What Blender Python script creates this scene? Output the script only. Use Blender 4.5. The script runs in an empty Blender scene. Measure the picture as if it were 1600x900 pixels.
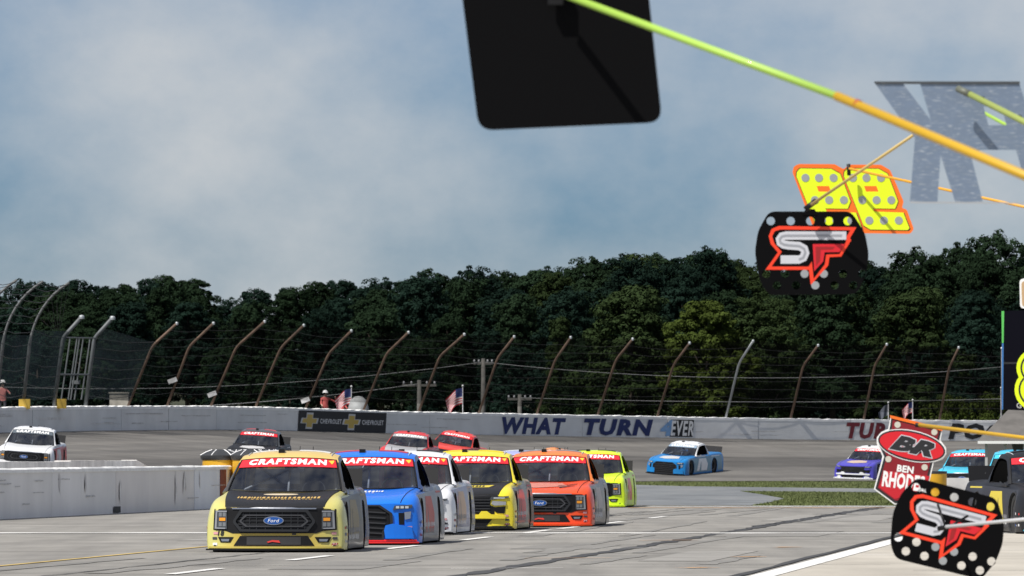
import bpy, bmesh, math, random
import numpy as np
from mathutils import Vector, Matrix, Quaternion
from mathutils.bvhtree import BVHTree
from mathutils.geometry import tessellate_polygon
R = math.radians
rnd = random.Random(7)
scn = bpy.context.scene
C = scn.collection

# ------------------------------------------------------------------ camera, sky, sun, exposure
F, EYE, HOR = 11500.0, 1.52, 702.0          # focal length in photo pixels, eye height, horizon row
cam = bpy.data.cameras.new('camera'); camo = bpy.data.objects.new('camera', cam); C.objects.link(camo)
cam.sensor_width = 36.0; cam.lens = F / 1600 * 36.0
cam.clip_start = 0.5; cam.clip_end = 6000
camo.location = (0, 0, EYE)
camo.rotation_euler = (R(90) + math.atan((HOR - 450) / F), 0, 0)
cam.dof.use_dof = True; cam.dof.focus_distance = 116; cam.dof.aperture_fstop = 13
scn.camera = camo

SUN_DIR = Vector((-0.58, -0.58, 0)).normalized() * math.cos(R(55)) + Vector((0, 0, math.sin(R(55))))
w = bpy.data.worlds.new('World'); scn.world = w; w.use_nodes = True
nt = w.node_tree; nt.nodes.clear()
def N(tree, t, **kw):
    n = tree.nodes.new(t)
    for k, v in kw.items(): setattr(n, k, v)
    return n
out = N(nt, 'ShaderNodeOutputWorld'); bg = N(nt, 'ShaderNodeBackground'); bg.inputs[1].default_value = 0.065
sky = N(nt, 'ShaderNodeTexSky', sky_type='NISHITA', sun_disc=False)
sky.sun_elevation = R(55); sky.sun_rotation = math.atan2(SUN_DIR.x, SUN_DIR.y)
sky.altitude = 500; sky.air_density = 1.0; sky.dust_density = 0.6; sky.ozone_density = 2.0
SKYLOC = (22.2, 8.8, 0)
tc = N(nt, 'ShaderNodeTexCoord'); sx = N(nt, 'ShaderNodeSeparateXYZ'); nt.links.new(tc.outputs['Generated'], sx.inputs[0])
az = N(nt, 'ShaderNodeMath', operation='ABSOLUTE'); nt.links.new(sx.outputs[2], az.inputs[0])
dn = N(nt, 'ShaderNodeMath', operation='ADD'); dn.inputs[1].default_value = 0.55; nt.links.new(az.outputs[0], dn.inputs[0])
dv = N(nt, 'ShaderNodeVectorMath', operation='DIVIDE'); cb_ = N(nt, 'ShaderNodeCombineXYZ')
for k in range(3): nt.links.new(dn.outputs[0], cb_.inputs[k])
nt.links.new(tc.outputs['Generated'], dv.inputs[0]); nt.links.new(cb_.outputs[0], dv.inputs[1])
mp = N(nt, 'ShaderNodeMapping'); mp.inputs['Scale'].default_value = (12, 9, 0.0); mp.inputs['Location'].default_value = SKYLOC
nz = N(nt, 'ShaderNodeTexNoise'); nz.inputs['Scale'].default_value = 1.0; nz.inputs['Detail'].default_value = 7
nz.inputs['Roughness'].default_value = 0.56; nz.inputs['Distortion'].default_value = 0.0
rp = N(nt, 'ShaderNodeValToRGB')
rp.color_ramp.elements[0].position = 0.28; rp.color_ramp.elements[1].position = 0.80
rp.color_ramp.elements[0].color = (0, 0, 0, 1); rp.color_ramp.elements[1].color = (1, 1, 1, 1)
mx = N(nt, 'ShaderNodeMix', data_type='RGBA'); mul = N(nt, 'ShaderNodeMix', data_type='RGBA', blend_type='MULTIPLY')
mul.inputs['Factor'].default_value = 1.0
SKY_TINT = (0.325, 0.49, 0.77, 1); CLOUD = (6.9, 7.0, 7.05, 1)
mul.inputs['B'].default_value = SKY_TINT
mx.inputs['B'].default_value = CLOUD
nt.links.new(dv.outputs[0], mp.inputs[0]); nt.links.new(mp.outputs[0], nz.inputs['Vector'])
nt.links.new(nz.outputs['Fac'], rp.inputs[0]); nt.links.new(rp.outputs[0], mx.inputs['Factor'])
nt.links.new(sky.outputs[0], mul.inputs['A']); nt.links.new(mul.outputs['Result'], mx.inputs['A'])
nt.links.new(mx.outputs['Result'], bg.inputs[0]); nt.links.new(bg.outputs[0], out.inputs[0])
sl = bpy.data.lights.new('sun', 'SUN'); sl.energy = 4.2; sl.angle = R(0.6); sl.color = (1.0, 0.955, 0.89)
so = bpy.data.objects.new('sun', sl); C.objects.link(so)
so.rotation_euler = (-SUN_DIR).to_track_quat('-Z', 'Y').to_euler(); so.location = (-60, -40, 120)
vs = scn.view_settings; vs.view_transform = 'Standard'; vs.look = 'None'; vs.exposure = 0.5; vs.gamma = 1.0

# ------------------------------------------------------------------ materials
MATS = {}
def mat(key, col, rough=0.6, metal=0.0, coat=0.0, var=0.0, vscale=3.0, spec=0.5, bump=0.0, bscale=60.0, detail=5, objrand=0.0, stretch=None):
    if key in MATS: return MATS[key]
    m = bpy.data.materials.new(key); m.use_nodes = True
    t = m.node_tree; b = t.nodes['Principled BSDF']
    b.inputs['Base Color'].default_value = (*col, 1); b.inputs['Roughness'].default_value = rough
    b.inputs['Metallic'].default_value = metal; b.inputs['Coat Weight'].default_value = coat
    b.inputs['Coat Roughness'].default_value = 0.06; b.inputs['Specular IOR Level'].default_value = spec
    tcn = N(t, 'ShaderNodeTexCoord')
    vec = tcn.outputs['Object']
    if stretch:
        mpn = N(t, 'ShaderNodeMapping'); mpn.inputs['Scale'].default_value = stretch
        t.links.new(vec, mpn.inputs[0]); vec = mpn.outputs[0]
    cout = None
    if var > 0:
        n = N(t, 'ShaderNodeTexNoise'); n.inputs['Scale'].default_value = vscale; n.inputs['Detail'].default_value = detail
        t.links.new(vec, n.inputs['Vector'])
        r = N(t, 'ShaderNodeMapRange'); r.inputs[1].default_value = 0.3; r.inputs[2].default_value = 0.7
        r.inputs[3].default_value = 1 - var; r.inputs[4].default_value = 1 + var * 0.7
        t.links.new(n.outputs['Fac'], r.inputs[0])
        v = N(t, 'ShaderNodeMix', data_type='RGBA', blend_type='MULTIPLY'); v.inputs['Factor'].default_value = 1
        v.inputs['A'].default_value = (*col, 1); t.links.new(r.outputs[0], v.inputs['B']); cout = v.outputs['Result']
        t.links.new(cout, b.inputs['Base Color'])
    if objrand > 0:
        oi = N(t, 'ShaderNodeObjectInfo'); r = N(t, 'ShaderNodeMapRange')
        r.inputs[3].default_value = 1 - objrand; r.inputs[4].default_value = 1 + objrand
        t.links.new(oi.outputs['Random'], r.inputs[0])
        v = N(t, 'ShaderNodeMix', data_type='RGBA', blend_type='MULTIPLY'); v.inputs['Factor'].default_value = 1
        if cout: t.links.new(cout, v.inputs['A'])
        else: v.inputs['A'].default_value = (*col, 1)
        t.links.new(r.outputs[0], v.inputs['B']); t.links.new(v.outputs['Result'], b.inputs['Base Color'])
    if bump > 0:
        n = N(t, 'ShaderNodeTexNoise'); n.inputs['Scale'].default_value = bscale; n.inputs['Detail'].default_value = 4
        t.links.new(vec, n.inputs['Vector']); bp = N(t, 'ShaderNodeBump'); bp.inputs['Strength'].default_value = bump
        bp.inputs['Distance'].default_value = 0.02
        t.links.new(n.outputs['Fac'], bp.inputs['Height']); t.links.new(bp.outputs[0], b.inputs['Normal'])
    MATS[key] = m; return m
def paint(key, col, rough=0.36, coat=0.28): return mat('paint_' + key, col, rough, 0, coat, var=0.06, vscale=4)
def glassmat(key, tint=(0.60, 0.64, 0.70), base=0.15, rough=0.05):
    if key in MATS: return MATS[key]
    m = bpy.data.materials.new(key); m.use_nodes = True; t = m.node_tree; t.nodes.clear()
    o = N(t, 'ShaderNodeOutputMaterial'); tr = N(t, 'ShaderNodeBsdfTransparent'); tr.inputs[0].default_value = (*tint, 1)
    gl = N(t, 'ShaderNodeBsdfGlossy'); gl.inputs['Roughness'].default_value = rough
    fr = N(t, 'ShaderNodeFresnel'); fr.inputs[0].default_value = 1.45
    ad = N(t, 'ShaderNodeMath', operation='ADD'); ad.inputs[1].default_value = base
    ms = N(t, 'ShaderNodeMixShader')
    n = N(t, 'ShaderNodeTexNoise'); n.inputs['Scale'].default_value = 3; bp = N(t, 'ShaderNodeBump'); bp.inputs['Strength'].default_value = 0.03
    tcn = N(t, 'ShaderNodeTexCoord'); mpn = N(t, 'ShaderNodeMapping'); mpn.inputs['Scale'].default_value = (2.2, 0.5, 0.5)
    t.links.new(tcn.outputs['Object'], mpn.inputs[0]); t.links.new(mpn.outputs[0], n.inputs['Vector'])
    t.links.new(n.outputs['Fac'], bp.inputs['Height']); t.links.new(bp.outputs[0], gl.inputs['Normal'])
    t.links.new(fr.outputs[0], ad.inputs[0]); t.links.new(ad.outputs[0], ms.inputs[0])
    t.links.new(tr.outputs[0], ms.inputs[1]); t.links.new(gl.outputs[0], ms.inputs[2]); t.links.new(ms.outputs[0], o.inputs[0])
    MATS[key] = m; return m
def veilmat(key, col, opac):
    m = bpy.data.materials.new(key); m.use_nodes = True; t = m.node_tree; t.nodes.clear()
    o = N(t, 'ShaderNodeOutputMaterial'); tr = N(t, 'ShaderNodeBsdfTransparent'); d = N(t, 'ShaderNodeBsdfDiffuse')
    d.inputs[0].default_value = (*col, 1); ms = N(t, 'ShaderNodeMixShader')
    tcn = N(t, 'ShaderNodeTexCoord'); n = N(t, 'ShaderNodeTexNoise'); n.inputs['Scale'].default_value = 0.6; n.inputs['Detail'].default_value = 3
    r = N(t, 'ShaderNodeMapRange'); r.inputs[1].default_value = 0.3; r.inputs[2].default_value = 0.7
    r.inputs[3].default_value = opac * 0.75; r.inputs[4].default_value = opac * 1.25
    t.links.new(tcn.outputs['Object'], n.inputs['Vector']); t.links.new(n.outputs['Fac'], r.inputs[0]); t.links.new(r.outputs[0], ms.inputs[0])
    t.links.new(tr.outputs[0], ms.inputs[1]); t.links.new(d.outputs[0], ms.inputs[2]); t.links.new(ms.outputs[0], o.inputs[0])
    return m

BLACK = mat('black_trim', (0.008, 0.008, 0.009), 0.5, spec=.25)
NETM = mat('window_net_black', (0.004, 0.004, 0.004), 1.0, spec=.0)
DARK = mat('dark_interior', (0.02, 0.021, 0.023), 0.8)
GRAPH = mat('graphite_bars', (0.022, 0.023, 0.025), 0.35, spec=.35)
CHROME = mat('satin_chrome', (0.45, 0.46, 0.48), 0.28, 0.9)
STEEL = mat('cage_steel', (0.5, 0.51, 0.52), 0.5, 0.1)
RUBBER = mat('tyre_rubber', (0.016, 0.016, 0.016), 0.85)
RIM = mat('rim_paint', (0.05, 0.05, 0.055), 0.4, 0.3)
WHITE = mat('white_print', (0.80, 0.80, 0.79), 0.5)
RED = mat('red_print', (0.62, 0.018, 0.03), 0.45)
AMBER = mat('amber_lens', (0.75, 0.30, 0.02), 0.3)
LENS = mat('pale_lens', (0.55, 0.58, 0.60), 0.2)
LENSD = mat('dark_lens', (0.06, 0.065, 0.07), 0.15)
GLASS = glassmat('windshield_glass')
OVALB = mat('oval_blue', (0.012, 0.07, 0.28), 0.3)
GOLD = mat('gold_print', (0.55, 0.36, 0.10), 0.5)

# ------------------------------------------------------------------ mesh helpers
class MB:
    def __init__(s): s.v = []; s.f = []
    def box(s, a, b, M=None):
        o = len(s.v); x0, y0, z0 = a; x1, y1, z1 = b
        P = [Vector(p) for p in ((x0,y0,z0),(x1,y0,z0),(x1,y1,z0),(x0,y1,z0),(x0,y0,z1),(x1,y0,z1),(x1,y1,z1),(x0,y1,z1))]
        if M: P = [M @ p for p in P]
        s.v += P
        s.f += [tuple(o + i for i in q) for q in ((0,3,2,1),(4,5,6,7),(0,1,5,4),(1,2,6,5),(2,3,7,6),(3,0,4,7))]
        return s
    def tube(s, pts, r, n=8, cap=True):
        pts = [Vector(p) for p in pts]; rr = r if isinstance(r, (list, tuple)) else [r] * len(pts)
        o = len(s.v); up = Vector((0.123, 0.35, 0.93))
        for i, p in enumerate(pts):
            d = (pts[min(i + 1, len(pts) - 1)] - pts[max(i - 1, 0)]).normalized()
            a = d.cross(up).normalized(); b = d.cross(a)
            for k in range(n):
                t = 2 * math.pi * k / n; s.v.append(p + (a * math.cos(t) + b * math.sin(t)) * rr[i])
        for i in range(len(pts) - 1):
            for k in range(n):
                k2 = (k + 1) % n
                s.f.append((o + i*n + k, o + i*n + k2, o + (i+1)*n + k2, o + (i+1)*n + k))
        if cap:
            s.f.append(tuple(o + k for k in range(n))[::-1]); s.f.append(tuple(o + (len(pts)-1)*n + k for k in range(n)))
        return s
    def lathe(s, prof, c=(0,0,0), axis='z', n=24):
        o = len(s.v); c = Vector(c)
        for (r, h) in prof:
            for k in range(n):
                t = 2*math.pi*k/n; a, b = r*math.cos(t), r*math.sin(t)
                s.v.append(c + (Vector((a, b, h)) if axis == 'z' else Vector((h, a, b))))
        for i in range(len(prof) - 1):
            for k in range(n):
                k2 = (k+1) % n; s.f.append((o+i*n+k, o+i*n+k2, o+(i+1)*n+k2, o+(i+1)*n+k))
        return s
    def grid(s, fn, us, vs):
        o = len(s.v); m = len(vs)
        for u in us:
            for v in vs: s.v.append(Vector(fn(u, v)))
        for i in range(len(us)-1):
            for j in range(m-1): s.f.append((o+i*m+j, o+(i+1)*m+j, o+(i+1)*m+j+1, o+i*m+j+1))
        return s
    def mesh(s, name, smooth=False, recalc=True, angle=None):
        me = bpy.data.meshes.new(name); me.from_pydata([tuple(p) for p in s.v], [], s.f)
        if recalc:
            bm = bmesh.new(); bm.from_mesh(me); bmesh.ops.remove_doubles(bm, verts=bm.verts, dist=1e-5)
            bmesh.ops.recalc_face_normals(bm, faces=bm.faces); bm.to_mesh(me); bm.free()
        if smooth:
            for p in me.polygons: p.use_smooth = True
            if angle is not None: me.set_sharp_from_angle(angle=R(angle))
        me.materials.append(None); return me

def obj(name, me, m=None, parent=None, loc=None, rotz=None):
    o = bpy.data.objects.new(name, me); C.objects.link(o)
    if me is not None and m is not None:
        if len(me.materials) == 0: me.materials.append(None)
        o.material_slots[0].link = 'OBJECT'; o.material_slots[0].material = m
    if parent is not None: o.parent = parent
    if loc is not None: o.location = loc
    if rotz is not None: o.rotation_euler = (0, 0, rotz)
    return o
def tag(o, label=None, cat=None, group=None, kind=None):
    if label: o['label'] = label
    if cat: o['category'] = cat
    if group: o['group'] = group
    if kind: o['kind'] = kind
    return o
def thing(name, label, cat, loc=(0,0,0), rotz=0, group=None):
    o = bpy.data.objects.new(name, None); C.objects.link(o); o.location = loc; o.rotation_euler = (0, 0, rotz)
    o.empty_display_size = 0.3
    return tag(o, label, cat, group)

def poly2d(outer, holes=()):
    loops = [[Vector((p[0], p[1], 0)) for p in outer]] + [[Vector((p[0], p[1], 0)) for p in h] for h in holes]
    flat = [p for l in loops for p in l]
    return [(p.x, p.y) for p in flat], [tuple(t) for t in tessellate_polygon(loops)]
def circ(cx, cy, r, n=14, ry=None, rot=0):
    ry = r if ry is None else ry; o = []
    for k in range(n):
        t = 2*math.pi*k/n; a, b = r*math.cos(t), ry*math.sin(t)
        o.append((cx + a*math.cos(rot) - b*math.sin(rot), cy + a*math.sin(rot) + b*math.cos(rot)))
    return o
def stroke(path, wd):
    L, Rr = [], []
    for i, p in enumerate(path):
        a = path[max(i-1, 0)]; b = path[min(i+1, len(path)-1)]
        dx, dy = b[0]-a[0], b[1]-a[1]; l = math.hypot(dx, dy) or 1; nx, ny = -dy/l*wd/2, dx/l*wd/2
        L.append((p[0]+nx, p[1]+ny)); Rr.append((p[0]-nx, p[1]-ny))
    return L + Rr[::-1]
def conform(name, v2, f2, fn, off, thick=0.0, step=None, smooth=False):
    """2D faces laid on a surface: fn(x, y, offset) gives the 3D point."""
    bm = bmesh.new(); vv = [bm.verts.new((p[0], p[1], 0)) for p in v2]
    for f in f2:
        try: bm.faces.new([vv[i] for i in f])
        except ValueError: pass
    if step:
        xs = [p[0] for p in v2]; ys = [p[1] for p in v2]
        for ax, lo, hi, st in ((0, min(xs), max(xs), step), (1, min(ys), max(ys), step)):
            k = math.floor(lo/st) + 1
            while k*st < hi:
                co = [0,0,0]; no = [0,0,0]; co[ax] = k*st; no[ax] = 1
                bmesh.ops.bisect_plane(bm, geom=bm.verts[:]+bm.edges[:]+bm.faces[:], plane_co=co, plane_no=no); k += 1
    base = [(v.co.x, v.co.y) for v in bm.verts]
    for i, v in enumerate(bm.verts): v.index = i
    faces = [[v.index for v in f.verts] for f in bm.faces]
    # consistent 2D winding
    for q in faces:
        ar = sum(base[q[i]][0]*base[q[(i+1)%len(q)]][1] - base[q[(i+1)%len(q)]][0]*base[q[i]][1] for i in range(len(q)))
        if ar < 0: q.reverse()
    V = [Vector(fn(x, y, off + thick)) for x, y in base]; Fc = [tuple(q) for q in faces]
    if thick > 0:
        n = len(base); V += [Vector(fn(x, y, off)) for x, y in base]; Fc += [tuple(n+i for i in q[::-1]) for q in faces]
        cnt = {}
        for q in faces:
            for i in range(len(q)): cnt[(q[i], q[(i+1)%len(q)])] = 1
        for (a, b) in cnt:
            if (b, a) not in cnt: Fc.append((a, n+a, n+b, b))
    bm.free(); me = bpy.data.meshes.new(name); me.from_pydata([tuple(p) for p in V], [], Fc)
    if smooth:
        for p in me.polygons: p.use_smooth = True
        me.set_sharp_from_angle(angle=R(35))
    me.materials.append(None); return me
TEXTC = {}
def text2d(s, bold=0.03, shear=0.0, spacing=1.05):
    """built-in font -> 2D verts, faces; height of capitals 1, starting at 0,0; returns also width"""
    k = (s, bold, shear, spacing)
    if k in TEXTC: return TEXTC[k]
    cu = bpy.data.curves.new('t', 'FONT'); cu.body = s; cu.offset = bold; cu.shear = shear; cu.space_character = spacing; cu.resolution_u = 2
    o = bpy.data.objects.new('t', cu); C.objects.link(o)
    dg = bpy.context.evaluated_depsgraph_get(); dg.update()
    me = bpy.data.meshes.new_from_object(o.evaluated_get(dg))
    v = [(p.co.x, p.co.y) for p in me.vertices]; f = [tuple(p.vertices) for p in me.polygons]
    bpy.data.objects.remove(o); bpy.data.curves.remove(cu); bpy.data.meshes.remove(me)
    x0 = min(p[0] for p in v); x1 = max(p[0] for p in v); y0 = min(p[1] for p in v); y1 = max(p[1] for p in v); h = y1 - y0
    TEXTC[k] = ([((p[0]-x0)/h, (p[1]-y0)/h) for p in v], f, (x1-x0)/h); return TEXTC[k]
def fit_text(s, x0, x1, y0, y1, **kw):
    v, f, wd = text2d(s, **kw)
    return [(x0 + p[0]/wd*(x1-x0), y0 + p[1]*(y1-y0)) for p in v], f
def merge2d(items):
    V, Fc = [], []
    for v, f in items:
        o = len(V); V += list(v); Fc += [tuple(i+o for i in q) for q in f]
    return V, Fc
def px(x, y, Y):   # photo pixel at distance Y -> world point (used to survey real positions)
    return Vector(((x-800)*Y/F, Y, EYE + (HOR-y)*Y/F))
def gpx(x, y):     # photo pixel on flat ground
    Y = F*EYE/(y-HOR); return Vector(((x-800)*Y/F, Y, 0))
def catmull(P, t):
    i = max(0, min(int(math.floor(t)), len(P)-2)); f = t - i
    p1, p2 = np.array(P[i], float), np.array(P[i+1], float)
    p0 = np.array(P[i-1], float) if i > 0 else 2*p1 - p2
    p3 = np.array(P[i+2], float) if i+2 < len(P) else 2*p2 - p1
    return 0.5*((2*p1) + (-p0+p2)*f + (2*p0-5*p1+4*p2-p3)*f*f + (-p0+3*p1-3*p2+p3)*f**3)

# ================================================================== THE SETTING
def node_ground(key, base, dark, light, seams=0.0, streak=(0.5, 0.05, 1), sc=1.0, rough=0.9, rot=R(-5.65), uv=False, groove=None, speck=0.25):
    m = bpy.data.materials.new(key); m.use_nodes = True; t = m.node_tree; b = t.nodes['Principled BSDF']
    b.inputs['Roughness'].default_value = rough; b.inputs['Specular IOR Level'].default_value = 0.25
    tcn = N(t, 'ShaderNodeTexCoord'); mpn = N(t, 'ShaderNodeMapping')
    mpn.inputs['Rotation'].default_value = (0, 0, -rot); mpn.inputs['Scale'].default_value = streak
    mp0 = N(t, 'ShaderNodeMapping'); 
    src = tcn.outputs['UV'] if uv else tcn.outputs['Object']
    t.links.new(src, mp0.inputs[0]); t.links.new(mp0.outputs[0], mpn.inputs[0])
    n1 = N(t, 'ShaderNodeTexNoise'); n1.inputs['Scale'].default_value = sc; n1.inputs['Detail'].default_value = 6; n1.inputs['Roughness'].default_value = 0.6
    t.links.new(mpn.outputs[0], n1.inputs['Vector'])
    n2 = N(t, 'ShaderNodeTexNoise'); n2.inputs['Scale'].default_value = 0.35; n2.inputs['Detail'].default_value = 8; n2.inputs['Roughness'].default_value = 0.7
    t.links.new(tcn.outputs['Object'], n2.inputs['Vector'])
    r1 = N(t, 'ShaderNodeValToRGB'); e = r1.color_ramp.elements; e[0].position = 0.32; e[1].position = 0.70
    e[0].color = (*dark, 1); e[1].color = (*light, 1); x = e.new(0.5); x.color = (*base, 1)
    t.links.new(n1.outputs['Fac'], r1.inputs[0])
    mr = N(t, 'ShaderNodeMapRange'); mr.inputs[1].default_value = 0.3; mr.inputs[2].default_value = 0.7; mr.inputs[3].default_value = 1-speck; mr.inputs[4].default_value = 1+speck
    t.links.new(n2.outputs['Fac'], mr.inputs[0])
    mm = N(t, 'ShaderNodeMix', data_type='RGBA', blend_type='MULTIPLY'); mm.inputs['Factor'].default_value = 1
    t.links.new(r1.outputs[0], mm.inputs['A']); t.links.new(mr.outputs[0], mm.inputs['B']); col = mm.outputs['Result']
    if groove:                                   # rubber laid down along the racing line
        sp = N(t, 'ShaderNodeSeparateXYZ'); t.links.new(tcn.outputs['UV'], sp.inputs[0])
        ad = N(t, 'ShaderNodeMath', operation='MULTIPLY_ADD'); ad.inputs[1].default_value = 0.25; t.links.new(n1.outputs['Fac'], ad.inputs[0]); t.links.new(sp.outputs[1], ad.inputs[2])
        rr = N(t, 'ShaderNodeValToRGB'); el = rr.color_ramp.elements
        el[0].position = groove[0]; el[0].color = (1,1,1,1); el[1].position = groove[3]; el[1].color = (1,1,1,1)
        for pz in groove[1:3]: q = el.new(pz); q.color = (0.62, 0.62, 0.63, 1)
        t.links.new(ad.outputs[0], rr.inputs[0])
        m3 = N(t, 'ShaderNodeMix', data_type='RGBA', blend_type='MULTIPLY'); m3.inputs['Factor'].default_value = 1
        t.links.new(col, m3.inputs['A']); t.links.new(rr.outputs[0], m3.inputs['B']); col = m3.outputs['Result']
    t.links.new(col, b.inputs['Base Color'])
    n3 = N(t, 'ShaderNodeTexNoise'); n3.inputs['Scale'].default_value = 18; n3.inputs['Detail'].default_value = 5
    t.links.new(tcn.outputs['Object'], n3.inputs['Vector']); bp = N(t, 'ShaderNodeBump'); bp.inputs['Strength'].default_value = 0.35; bp.inputs['Distance'].default_value = 0.02
    t.links.new(n3.outputs['Fac'], bp.inputs['Height']); t.links.new(bp.outputs[0], b.inputs['Normal'])
    return m
M_PIT = node_ground('pit_asphalt', (0.222, 0.213, 0.195), (0.180, 0.173, 0.160), (0.262, 0.250, 0.228), streak=(0.9, 0.06, 1), sc=1.0)
M_APRON = node_ground('apron_asphalt', (0.155, 0.165, 0.172), (0.115, 0.122, 0.128), (0.19, 0.195, 0.195), streak=(0.3, 0.05, 1))
M_CONC = node_ground('pit_concrete', (0.42, 0.39, 0.335), (0.35, 0.325, 0.28), (0.47, 0.44, 0.385), streak=(0.5, 0.08, 1), speck=0.12)
M_TRACK = node_ground('track_asphalt', (0.128, 0.122, 0.113), (0.092, 0.088, 0.083), (0.165, 0.156, 0.142), streak=(0.02, 14, 1), sc=1.0, rot=0, uv=True, groove=(0.36, 0.50, 0.62, 0.80))
M_GRASS = node_ground('turf', (0.082, 0.100, 0.030), (0.062, 0.080, 0.023), (0.12, 0.125, 0.05), streak=(0.15, 0.05, 1), speck=0.14)
M_FOREST = node_ground('forest_floor', (0.035, 0.04, 0.02), (0.02, 0.025, 0.012), (0.06, 0.055, 0.03), streak=(0.2, 0.2, 1))
def sheet(name, pts, z, m):
    v, f = poly2d([(p[0], p[1]) for p in pts]); b = MB(); b.v = [Vector((p[0], p[1], z)) for p in v]; b.f = list(f)
    me = b.mesh(name)
    for p in me.polygons:
        if p.normal.z < 0: p.flip()
    return tag(obj(name, me, m), kind='structure')
sheet('ground', [(-3000,-200),(3000,-200),(3000,5000),(-3000,5000)], -0.02, M_GRASS)
D = Vector((math.sin(R(5.65)), math.cos(R(5.65)), 0)); Nn = Vector((D.y, -D.x, 0))     # pit road direction and its right-hand normal
def lane(x0, y0, t, s=0.0): return Vector((x0, y0, 0)) + D*t + Nn*s
sheet('pit_road', [(-60,-20),(70,-20),(70,198.5),(-60,198.5)], 0.0, M_PIT)
def g(*q): return [tuple(gpx(x, y)[:2]) for x, y in q]
ap = [(-60,198.6)] + g((1172,789.6),(1205,784.5),(1225,779),(1190,772.5),(1155,767.5),(1330,769),(1480,772),(1800,777),(1800,768),(1500,765),(1250,762),(1080,760),(985,757.5)) + [(5.2,346.5),(-2,345),(-60,340)]
sheet('apron_road', ap, 0.004, M_APRON)
# pit box concrete and paint
A0, A1 = lane(3.0, 88, -120), lane(3.0, 88, 110)
sheet('pit_box_pavement', [A0[:2], A1[:2], (A1.x+60, A1.y), (A0.x+60, A0.y)], 0.006, M_CONC)
M_LINE = mat('road_paint_white', (0.70, 0.69, 0.66), 0.7, var=0.22, vscale=2.5)
M_ORANGE = mat('road_paint_orange', (0.48, 0.27, 0.12), 0.8, var=0.3, vscale=1.5)
M_YEL = mat('road_paint_yellow', (0.50, 0.36, 0.12), 0.8, var=0.3, vscale=1.5)
M_TAR = mat('tar_seam', (0.045, 0.045, 0.045), 0.8, var=0.3, vscale=1.0)
def strip(name, a, b, wd, m, z=0.010, wob=0.0, seg=1):
    a = Vector(a); b = Vector(b); d = (b-a).normalized(); n = Vector((d.y, -d.x, 0)); B = MB()
    for i in range(seg+1):
        p = a.lerp(b, i/seg) + n*(rnd.uniform(-wob, wob)); ww = wd*(1 + (rnd.uniform(-.45, .45) if wob else 0))
        for sgn in (-1, 1): q = p + n*sgn*ww/2; B.v.append(Vector((q.x, q.y, z)))
        if i: k = 2*i; B.f.append((k-2, k-1, k+1, k))
    me = B.mesh(name)
    for p in me.polygons:
        if p.normal.z < 0: p.flip()
    return tag(obj(name, me, m), kind='structure')
strip('pit_box_line', lane(3.0, 88, -60), lane(3.0, 88, 108), 0.30, M_LINE, 0.012)
strip('pit_box_line_seam', lane(3.0, 88, -60, -0.32), lane(3.0, 88, 108, -0.32), 0.12, M_TAR, 0.011, 0.02, 60)
for t in (-47, -33.8, -22.5, -11.2, 0, 11, 17.5, 27.5, 39): strip('lane_dash', lane(-.6, 125, t-2.2), lane(-.6, 125, t+2.2), 0.16, M_LINE)
strip('entry_edge_line', lane(-6.65, 95.6, -50), lane(-6.65, 95.6, 70), 0.11, M_YEL, 0.009)
strip('pavement_seam', lane(-.16, 93, -40), lane(-.16, 93, 100), 0.22, M_TAR, 0.008, 0.05, 160)
strip('pavement_seam', lane(5.3, 150, -5), lane(5.3, 150, 46), 0.16, M_TAR, 0.008, 0.04, 60)
strip('pavement_seam', lane(-4.4, 100, -40), lane(-4.4, 100, 90), 0.05, M_TAR, 0.008, 0.03, 120)
strip('timing_line', (-40, 133.6, 0), (60, 132.2, 0), 0.95, M_LINE, 0.010, 0.12, 120)
strip('timing_line', (-5, 135.8, 0), (20, 134.6, 0), 0.22, M_TAR, 0.009, 0.1, 40)
strip('pit_entry_line', (1.5, 195.6, 0), (60, 193, 0), 0.9, M_LINE, 0.010, 0.2, 60)
strip('pit_entry_stripe', (3, 190.6, 0), (60, 188, 0), 0.7, M_ORANGE, 0.009, 0.2, 60)
for (x0, x1, yy, th, m) in ((705, 880, 889, 0.10, M_LINE), (925, 1030, 857.5, 0.12, M_LINE), (820, 955, 873, 0.13, M_ORANGE), (1000, 1090, 845, 0.16, M_ORANGE), (1070, 1110, 888, .3, M_ORANGE), (1150, 1190, 871, .25, M_ORANGE), (1215, 1240, 856, .3, M_ORANGE)):
    a, b = gpx(x0, yy), gpx(x1, yy-0.6); strip('speed_marker_line', a, b, th, m, 0.011, 0.01, 6)
for yy in (841, 851.5, 866, 884): a, b = gpx(300, yy), gpx(1390, yy-1.5); strip('pavement_joint', a, b, 0.07, M_TAR, 0.0085, 0.03, 40)
for i in range(14):
    a = lane(4 + 1.8*(i % 3), 78 + 4.6*i, 0); strip('box_joint', (a.x+1.0, a.y, 0), (a.x+30, a.y-1.5, 0), 0.08, M_TAR if i % 2 else M_LINE, 0.013, 0.02, 8)

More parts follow.
